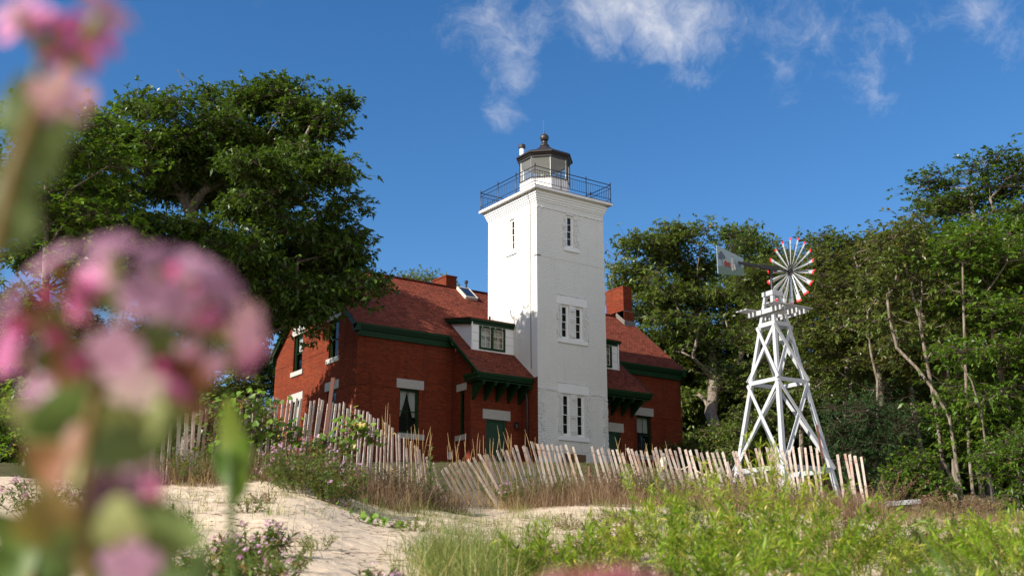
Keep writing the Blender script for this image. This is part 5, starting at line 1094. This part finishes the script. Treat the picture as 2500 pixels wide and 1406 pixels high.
# grape vine over the left fence
def vine(label, spots, seed, n=42, L=.09):
    rng = np.random.default_rng(seed); o = thing('grape_vine', tuple(onground(spots[0][0], spots[0][2])), label, 'vine'); pts = []
    for px, py, s, sp_ in spots:
        p = at(px, py, s); pts += [(np.array(p)+rng.normal(size=3)*sp_*.55) for _ in range(n)]
    pts = np.array(pts); V, F = segs(pts[:-1], pts[1:], np.full(len(pts)-1, .003), np.full(len(pts)-1, .003), 4); keep = np.linalg.norm(pts[1:]-pts[:-1], axis=1) < .45; Fk = F[np.tile(keep, 4)]
    bigmesh('stem', V, Fk, 'stem_brown', o, np.full((len(V), 3), .4))
    m_ = len(pts); ctr = pts+rng.normal(size=(m_, 3))*.05; nrm = rng.normal(size=(m_, 3))*.5+np.array([-.5, -.3, .7]); nrm /= np.linalg.norm(nrm, axis=1)[:, None]
    u = np.cross(nrm, rng.normal(size=(m_, 3))); u /= np.linalg.norm(u, axis=1)[:, None]; v = np.cross(nrm, u); l = L*rng.uniform(.55, 1.2, (m_, 1))
    sh = [(-.1, 0), (-.35, .35), (.05, .55), (.25, .38), (.62, .22), (.75, 0), (.62, -.22), (.25, -.38), (.05, -.55), (-.35, -.35)]
    V = np.stack([ctr+u*l*a+v*l*b+nrm*l*(.12*abs(b)-.1*a*a) for a, b in sh], 1).reshape(-1, 3); k = np.arange(m_)[:, None]*10
    F = np.concatenate([k+np.array([[0, 1, 2, 3]]), k+np.array([[0, 3, 4, 5]]), k+np.array([[0, 5, 6, 7]]), k+np.array([[0, 7, 8, 9]])], 0); t = rng.random(m_)
    bigmesh('foliage', V, F, 'vine_leaf', o, np.repeat(np.stack([t, rng.random(m_), t], 1), 10, 0)); return o
vine('bright green grape vine climbing the fence left of the brick gable', [(545, 1000, 15.7, .18), (590, 985, 15.7, .16), (640, 990, 15.8, .2), (655, 1025, 15.9, .2), (560, 1050, 15.7, .22), (610, 1060, 15.8, .2), (525, 1060, 15.6, .2), (660, 1060, 15.9, .16), (500, 1000, 15.6, .2)], 61)
vine('grape vine spreading over the slats beside the leaning rusty stake', [(690, 1075, 16, .2), (725, 1060, 16, .2), (750, 1095, 16, .22), (715, 1110, 16, .2), (770, 1110, 16.2, .2), (800, 1075, 16.4, .16), (850, 1060, 16.8, .18), (885, 1045, 17, .16), (905, 1070, 17, .16), (865, 1030, 17, .12), (840, 1090, 16.6, .16)], 62, 30)
vine('green creeping vine lying on the sand below the bushy soapwort', [(840, 1290, 12.6, .14), (870, 1295, 12.5, .16), (905, 1298, 12.4, .16), (940, 1297, 12.4, .14), (975, 1290, 12.6, .1), (815, 1235, 14.2, .14), (800, 1215, 14.6, .14), (830, 1255, 13.6, .12)], 63, 20, .07)
vine('green vine in the shade behind the blurred flowers on the left', [(200, 960, 18, .25), (240, 1000, 18, .25), (170, 1010, 18, .2), (320, 1095, 17, .12)], 64, 22)
# milkweed
b = onground(1052, 18.4); o = thing('milkweed_plant', tuple(b), 'single pale green milkweed with broad leaves right of the bending fence', 'plant'); t_ = at(1050, 1085, 18.4)
m = MB(); m.tube([b, (b+t_)/2+Vector((.01, 0, 0)), t_], [.009, .008, .005], 6); m.build('stem', 'milkweed_leaf', o)
Vs, Fs, Ts = [], [], []; k = 0; rng = np.random.default_rng(3)
for i in range(22):
    f = .25+.75*i/22; c = np.array(b)+(np.array(t_)-np.array(b))*f; a = i*1.57+rng.normal()*.2; d = np.array([math.cos(a)*.8, math.sin(a)*.8, .75]); d /= np.linalg.norm(d); L_ = .15*(1.15-.55*f); s = np.cross(d, [0, 0, 1]); s /= np.linalg.norm(s); n_ = np.cross(s, d)
    for j, (w_, q) in enumerate(((.01, 0), (.05, .3), (.055, .6), (.006, 1))):
        c2 = c+d*L_*q+np.array([0, 0, -.03*q*q]); Vs += [c2-s*w_*.6+n_*w_*.25, c2, c2+s*w_*.6+n_*w_*.25]
    for j in range(3): Fs += [(k+3*j, k+3*j+1, k+3*j+4, k+3*j+3), (k+3*j+1, k+3*j+2, k+3*j+5, k+3*j+4)]
    Ts += [(f, .2, f)]*12; k += 12
bigmesh('foliage', Vs, Fs, 'milkweed_leaf', o, np.array(Ts))
# yellow-green willow shrubs in the right foreground
WS = 'young willow shrubs in the right foreground'
wl = [(1330, 5.6, 20, .32, .26, 'small willow shrub farthest left in the foreground, below the white tower'), (1450, 5.2, 24, .34, .30, 'low willow shrub behind the blurred reddish blossom at the bottom'), (1560, 6.6, 26, .42, .34, 'willow shrub growing before the open sand patch, left of the tall one'),
      (1610, 9.0, 34, .75, .42, 'darker willow shrub standing up before the rope posts'), (1690, 5.4, 38, .44, .36, 'dense willow shrub left of the tall shrub before the windmill'), (1860, 6.2, 62, .74, .44, 'tallest bright willow shrub, reaching up before the windmill legs'), (1940, 5.2, 56, .52, .46, 'dense bright willow shrub at the foot of the windmill view'),
      (1790, 4.4, 34, .30, .34, 'willow shrub at the bottom edge left of the dark grass blades'), (2080, 5.6, 22, .34, .30, 'low willow shrub right of the dense bright one'), (2200, 6.8, 20, .24, .4, 'thin willow shrub below the plank bench'), (2330, 5.8, 26, .42, .36, 'spreading willow shrub behind the long dark grass blades'),
      (2450, 6.8, 50, .56, .55, 'willow shrub under the bright tree near the right edge'), (2520, 5.0, 46, .50, .5, 'willow shrub cut by the right edge of the photograph'), (2150, 4.4, 26, .22, .36, 'lowest willow shrub at the bottom edge, between the grass blades and the bright one')]
for i, (px, s, n_, H, spd, lb) in enumerate(wl):
    shrubby('willow_shrub', lb, 'shrub', onground(px, s*1.22), int(n_*.8), H*(1.1 if px < 2060 else .78), spd*1.05, ('willow_leaf', 'willow_leaf', 'bright_willow')[i % 3], 200+i, 66, .064, .0082, 1.6, 'grass_dry', WS, flat=1.)
for i, (px, s, n_, H, sp_, mt, lb) in enumerate([(1500, 8.5, 26, .34, .3, 'stem_brown', 'brown dead stems among the willow shrubs before the open sand'), (1760, 8.2, 30, .5, .3, 'soapwort_leaf', 'darker leafy plant between the willow shrubs left of the tallest one'), (2060, 9., 40, .42, .5, 'stem_brown', 'brown dead stems right of the tallest willow shrub'), (2190, 10., 40, .22, .6, 'stem_brown', 'tangle of brown stems below the white bench'),
        (2300, 8.5, 30, .36, .4, 'soapwort_leaf', 'dark green weed among the right hand willow shrubs'), (1620, 5.2, 30, .22, .25, 'soapwort_leaf', 'dark weed low between the near willow shrubs'), (2420, 11, 44, .34, .6, 'stem_brown', 'brown stems before the bright shrub at the right edge'), (1350, 8., 24, .26, .3, 'stem_brown', 'reddish dead sprigs left of the willow shrubs'), (1980, 4.6, 26, .22, .25, 'grass_dry', 'straw coloured tuft at the bottom edge under the windmill')]):
    shrubby('mixed_weed', lb, 'weed', onground(px, s), n_+12, H, sp_, mt, 700+i, 50, .04, .010, .6, 'stem_brown', 'weeds among the willow shrubs')
P = region(2600, [(1300, 1900, 5, 9, .6), (1900, 2600, 4, 14, 1.6)], rng, 26, .16)
bl = blades(P, rng.uniform(.08, .28, len(P)), np.full(len(P), .005), .8, rng); tag(bigmesh('foreground_grass', bl[0], bl[1], 'grass_green', None, bl[2]), 'grass between the willow shrubs in the right foreground', 'grass', kind='stuff')

# ------------------------------------------------------------------ out-of-focus soapwort close to the camera
def petal_mesh(m, c, d, s, n_, L_, W_):
    d, s, n_ = Vector(d).normalized(), Vector(s).normalized(), Vector(n_).normalized(); g = []
    for f, w_ in ((0, .12), (.35, .55), (.7, 1.), (.92, .8), (1.0, .35)):
        for q in (-1, 0, 1): g.append(Vector(c)+d*L_*f+s*q*W_/2*w_+n_*(-.25*L_*f*f+.12*W_*q*q))
    m.add(g, [(3*i+j, 3*i+j+1, 3*i+j+4, 3*i+j+3) for i in range(4) for j in range(2)])
def tinted(o, r):
    me = o.data; at_ = me.color_attributes.new('tint', 'FLOAT_COLOR', 'POINT'); a = [r.random() for _ in range(2)]
    at_.data.foreach_set('color', np.tile(np.array([a[0], a[1], a[0], 1.], np.float32), len(me.vertices))); return o
def bloom(parent, px, py, s, face, rng, deep=False, size=.013, bud=False):
    c = at(px, py, s); ax_ = (RT*face[0]+UP*face[1]-FW*face[2]).normalized(); tube_ = .020
    m = MB(); b = c-ax_*tube_; m.tube([b-ax_*.002, b+ax_*.004, b+ax_*.013, c], [.0012, .0032, .0034, .0024], 8); calx = tinted(m.build('calyx', 'calyx', parent, smooth=True), rng)
    if bud: m = MB(); m.tube([c-ax_*.004, c+ax_*.004, c+ax_*.010], [.0024, .0045, .001], 8); tinted(m.build('bud', 'petal_deep', parent, smooth=True), rng); return b
    u = ax_.cross(Vector((.3, .5, .81))).normalized(); v = ax_.cross(u); m = MB(); r0 = rng.uniform(0, 1)
    for k in range(5): a = 2*math.pi*k/5+r0; d = u*math.cos(a)+v*math.sin(a); petal_mesh(m, c, d*.95+ax_*.25, -u*math.sin(a)+v*math.cos(a), ax_, size, size*.72)
    tinted(m.build('flower', ['petal_pink', 'petal_deep', 'withered_petal'][int(deep)], parent, smooth=True, recalc=False), rng); return b
def wideleaf(parent, px, py, s, px2, py2, s2, W_, rng, matn='soapwort_leaf', bend=.2):
    a, b = at(px, py, s), at(px2, py2, s2); d = b-a; L_ = d.length; sd = d.cross(FW).normalized(); up_ = sd.cross(d).normalized(); g = []
    for f in np.linspace(0, 1, 7): w_ = W_*math.sin(math.pi*(f*.9+.06))**.8; c = a+d*f+up_*math.sin(f*math.pi)*bend*L_; g += [c-sd*w_/2+up_*w_*.12, c, c+sd*w_/2+up_*w_*.12]
    m = MB(); m.add(g, [(3*i+j, 3*i+j+1, 3*i+j+4, 3*i+j+3) for i in range(6) for j in range(2)]); tinted(m.build('leaf', matn, parent, smooth=True, recalc=False), rng)
def soapstem(label, stempts, seed):
    r = random.Random(seed); base = at(*stempts[0]); base.z = gz(base.x, base.y); o = thing('soapwort_plant', tuple(base), label, 'flower', 'blurred soapwort flowers close to the camera')
    pts = [base]+[at(*p) for p in stempts]; m = MB(); m.tube(pts, [.0030]*len(pts), 8); tinted(m.build('stem', 'soapwort_leaf', o, smooth=True), r); return o, r
D = .50
o, r = soapstem('large blurred pink soapwort cluster filling the left of the photograph', [(215, 1500, .50), (200, 1250, .50), (215, 1050, .50), (250, 900, .50), (290, 800, .51)], 1)
for px, py, s, fc, dp in [(262, 605, .47, (-.1, .9, .4), 0), (125, 640, .50, (-.5, .8, .4), 0), (30, 740, .48, (-.7, .5, .5), 0), (205, 730, .52, (-.5, .2, .7), 1), (385, 630, .50, (.1, .9, .4), 0), (470, 650, .53, (.4, .8, .4), 0), (530, 700, .51, (.6, .5, .5), 0),
                          (600, 800, .49, (.9, .1, .4), 0), (600, 850, .53, (.8, -.3, .5), 1), (480, 760, .54, (.5, .3, .7), 1), (350, 720, .48, (.1, .3, .9), 0), (285, 860, .46, (-.1, -.2, .9), 0), (330, 935, .48, (.2, -.5, .8), 0), (420, 740, .50, (.2, .5, .8), 0), (110, 890, .52, (-.3, .2, .9), 0), (20, 860, .52, (-.6, .2, .7), 1), (240, 670, .54, (-.2, .7, .6), 1), (430, 690, .55, (.1, .6, .7), 1)]:
    b = bloom(o, px, py, s, fc, r, dp, .0132); m = MB(); m.tube([at(270, 900, .50), b], [.0018, .0014], 6); tinted(m.build('flower_stalk', 'calyx', o, smooth=True), r)
for px, py in ((150, 830), (60, 800), (480, 860), (400, 900), (440, 960), (200, 900), (120, 730), (520, 900)):
    b = bloom(o, px, py, .5, (r.uniform(-.5, .6), r.uniform(-.2, .8), .5), r, False, bud=True)
for a in ((330, 1060, .50, 480, 840, .50, .030), (210, 1130, .49, 440, 1020, .49, .024), (180, 1180, .5, 10, 980, .5, .020), (180, 1120, .5, 120, 840, .5, .016), (220, 1130, .51, 260, 860, .51, .016), (150, 1180, .5, 60, 1090, .5, .02), (300, 960, .50, 500, 880, .50, .022), (250, 980, .49, 400, 1040, .49, .03), (220, 960, .5, 60, 1060, .5, .024), (200, 830, .51, 80, 900, .5, .018), (330, 850, .5, 520, 960, .51, .028), (210, 1090, .5, 330, 1010, .49, .02), (210, 1270, .5, 500, 1330, .49, .024), (205, 1260, .5, 20, 1290, .49, .026), (215, 1320, .5, 330, 1250, .48, .022), (210, 1400, .5, 130, 1300, .49, .02)):
    wideleaf(o, *a, r, r.choice(['milkweed_leaf', 'calyx', 'soapwort_leaf', 'calyx']))
o, r = soapstem('blurred pink and magenta soapwort cluster at the top left corner', [(-260, 1500, .47), (-160, 1100, .47), (-40, 700, .46), (30, 420, .46), (90, 260, .46)], 2)
for px, py, s, fc, dp in [(35, 20, .46, (-.4, .8, .5), 0), (120, 60, .47, (0, .9, .5), 1), (215, 95, .47, (.5, .6, .5), 1), (255, 30, .46, (.7, .7, .4), 0), (170, 130, .48, (.4, .2, .8), 1), (60, 60, .48, (-.2, .6, .8), 1), (150, 240, .46, (.4, -.5, .7), 0)]:
    b = bloom(o, px, py, s, fc, r, dp, .0155); m = MB(); m.tube([at(70, 300, .46), b], [.0018, .0014], 6); tinted(m.build('flower_stalk', 'calyx', o, smooth=True), r)
for a in ((60, 330, .46, 190, 300, .46, .016), (20, 450, .46, 150, 330, .46, .018), (-20, 620, .46, 50, 430, .46, .022), (60, 180, .46, 10, 330, .46, .022), (40, 380, .46, 90, 190, .46, .018), (-30, 560, .46, 60, 300, .46, .020)): wideleaf(o, *a, r, 'milkweed_leaf')
o, r = soapstem('blurred low soapwort buds and pink petals at the lower left', [(330, 1600, .52), (320, 1400, .52), (300, 1260, .52)], 3)
for px, py, s, fc, dp, bd in [(240, 1190, .52, (-.4, .5, .6), 0, 0), (330, 1170, .53, (.2, .7, .5), 0, 0), (375, 1200, .50, (.2, .4, .8), 1, 1), (290, 1230, .52, (0, .1, .9), 0, 0), (315, 1385, .50, (.1, .4, .8), 0, 0), (130, 900, .55, (-.2, .3, .8), 0, 0), (100, 960, .56, (-.3, .3, .8), 0, 0)]:
    b = bloom(o, px, py, s, fc, r, dp, .014, bool(bd)); m = MB(); m.tube([at(305, 1280, .52), b], [.0016, .0013], 6); tinted(m.build('flower_stalk', 'calyx', o, smooth=True), r)
for a in ((300, 1300, .52, 480, 1290, .52, .02), (300, 1330, .52, 140, 1240, .52, .02), (300, 1400, .52, 210, 1350, .52, .022)): wideleaf(o, *a, r)
o, r = soapstem('blurred reddish soapwort blossom at the bottom edge right of centre', [(1480, 1640, .55), (1480, 1480, .55)], 4)
for px, py, fc, dp in [(1345, 1450, (-.7, .5, .5), 2), (1400, 1432, (-.3, .8, .4), 2), (1460, 1436, (-.1, .7, .6), 2), (1545, 1422, (.3, .8, .5), 2), (1605, 1440, (.6, .6, .5), 2), (1500, 1440, (0, .5, .8), 2)]:
    b = bloom(o, px, py, .55, fc, r, dp, .0125); m = MB(); m.tube([at(1480, 1500, .55), b], [.0016, .0013], 6); tinted(m.build('flower_stalk', 'calyx', o, smooth=True), r)
o, r = soapstem('blurred leafy shoots at the bottom left corner below the pink flowers', [(60, 1560, .8), (80, 1400, .8)], 6)
for a in ((60, 1420, .8, -20, 1250, .8, .03), (80, 1430, .8, 140, 1270, .8, .026), (70, 1450, .8, 200, 1330, .82, .026), (40, 1460, .8, -60, 1340, .8, .03), (260, 1480, .75, 200, 1330, .75, .024), (280, 1480, .75, 380, 1340, .75, .024), (420, 1480, .9, 380, 1330, .9, .02), (440, 1480, .9, 500, 1350, .9, .02), (90, 1440, .8, 60, 1220, .8, .018), (130, 1200, .7, 40, 1130, .7, .016)): wideleaf(o, *a, r, r.choice(['oak_leaf', 'soapwort_leaf', 'milkweed_leaf']))
o, r = soapstem('blurred upright green leaf shoot left of the brick gable', [(570, 1500, .9), (565, 1250, .9), (560, 1100, .9)], 5)
for a in ((560, 1180, .9, 555, 965, .9, .020), (560, 1200, .9, 600, 1060, .9, .018), (560, 1190, .9, 520, 1090, .9, .014), (562, 1230, .9, 600, 1150, .9, .014)): wideleaf(o, *a, r, 'bright_leaf', .1)
# long dark grass blades near the camera at the bottom right
o = thing('broad_grass_tuft', tuple(onground(2400, 2.2)), 'tuft of long dark grass blades arching in at the bottom right', 'grass'); r = random.Random(9)
for a in ((2420, 1520, 2.2, 2240, 1290, 2.3, .009), (2440, 1540, 2.2, 2300, 1330, 2.2, .009), (2380, 1530, 2.1, 2190, 1340, 2.1, .008), (2300, 1540, 2.1, 2170, 1370, 2., .008), (2480, 1540, 2.2, 2350, 1360, 2.1, .008)): wideleaf(o, *a, r, 'oak_leaf', .12)
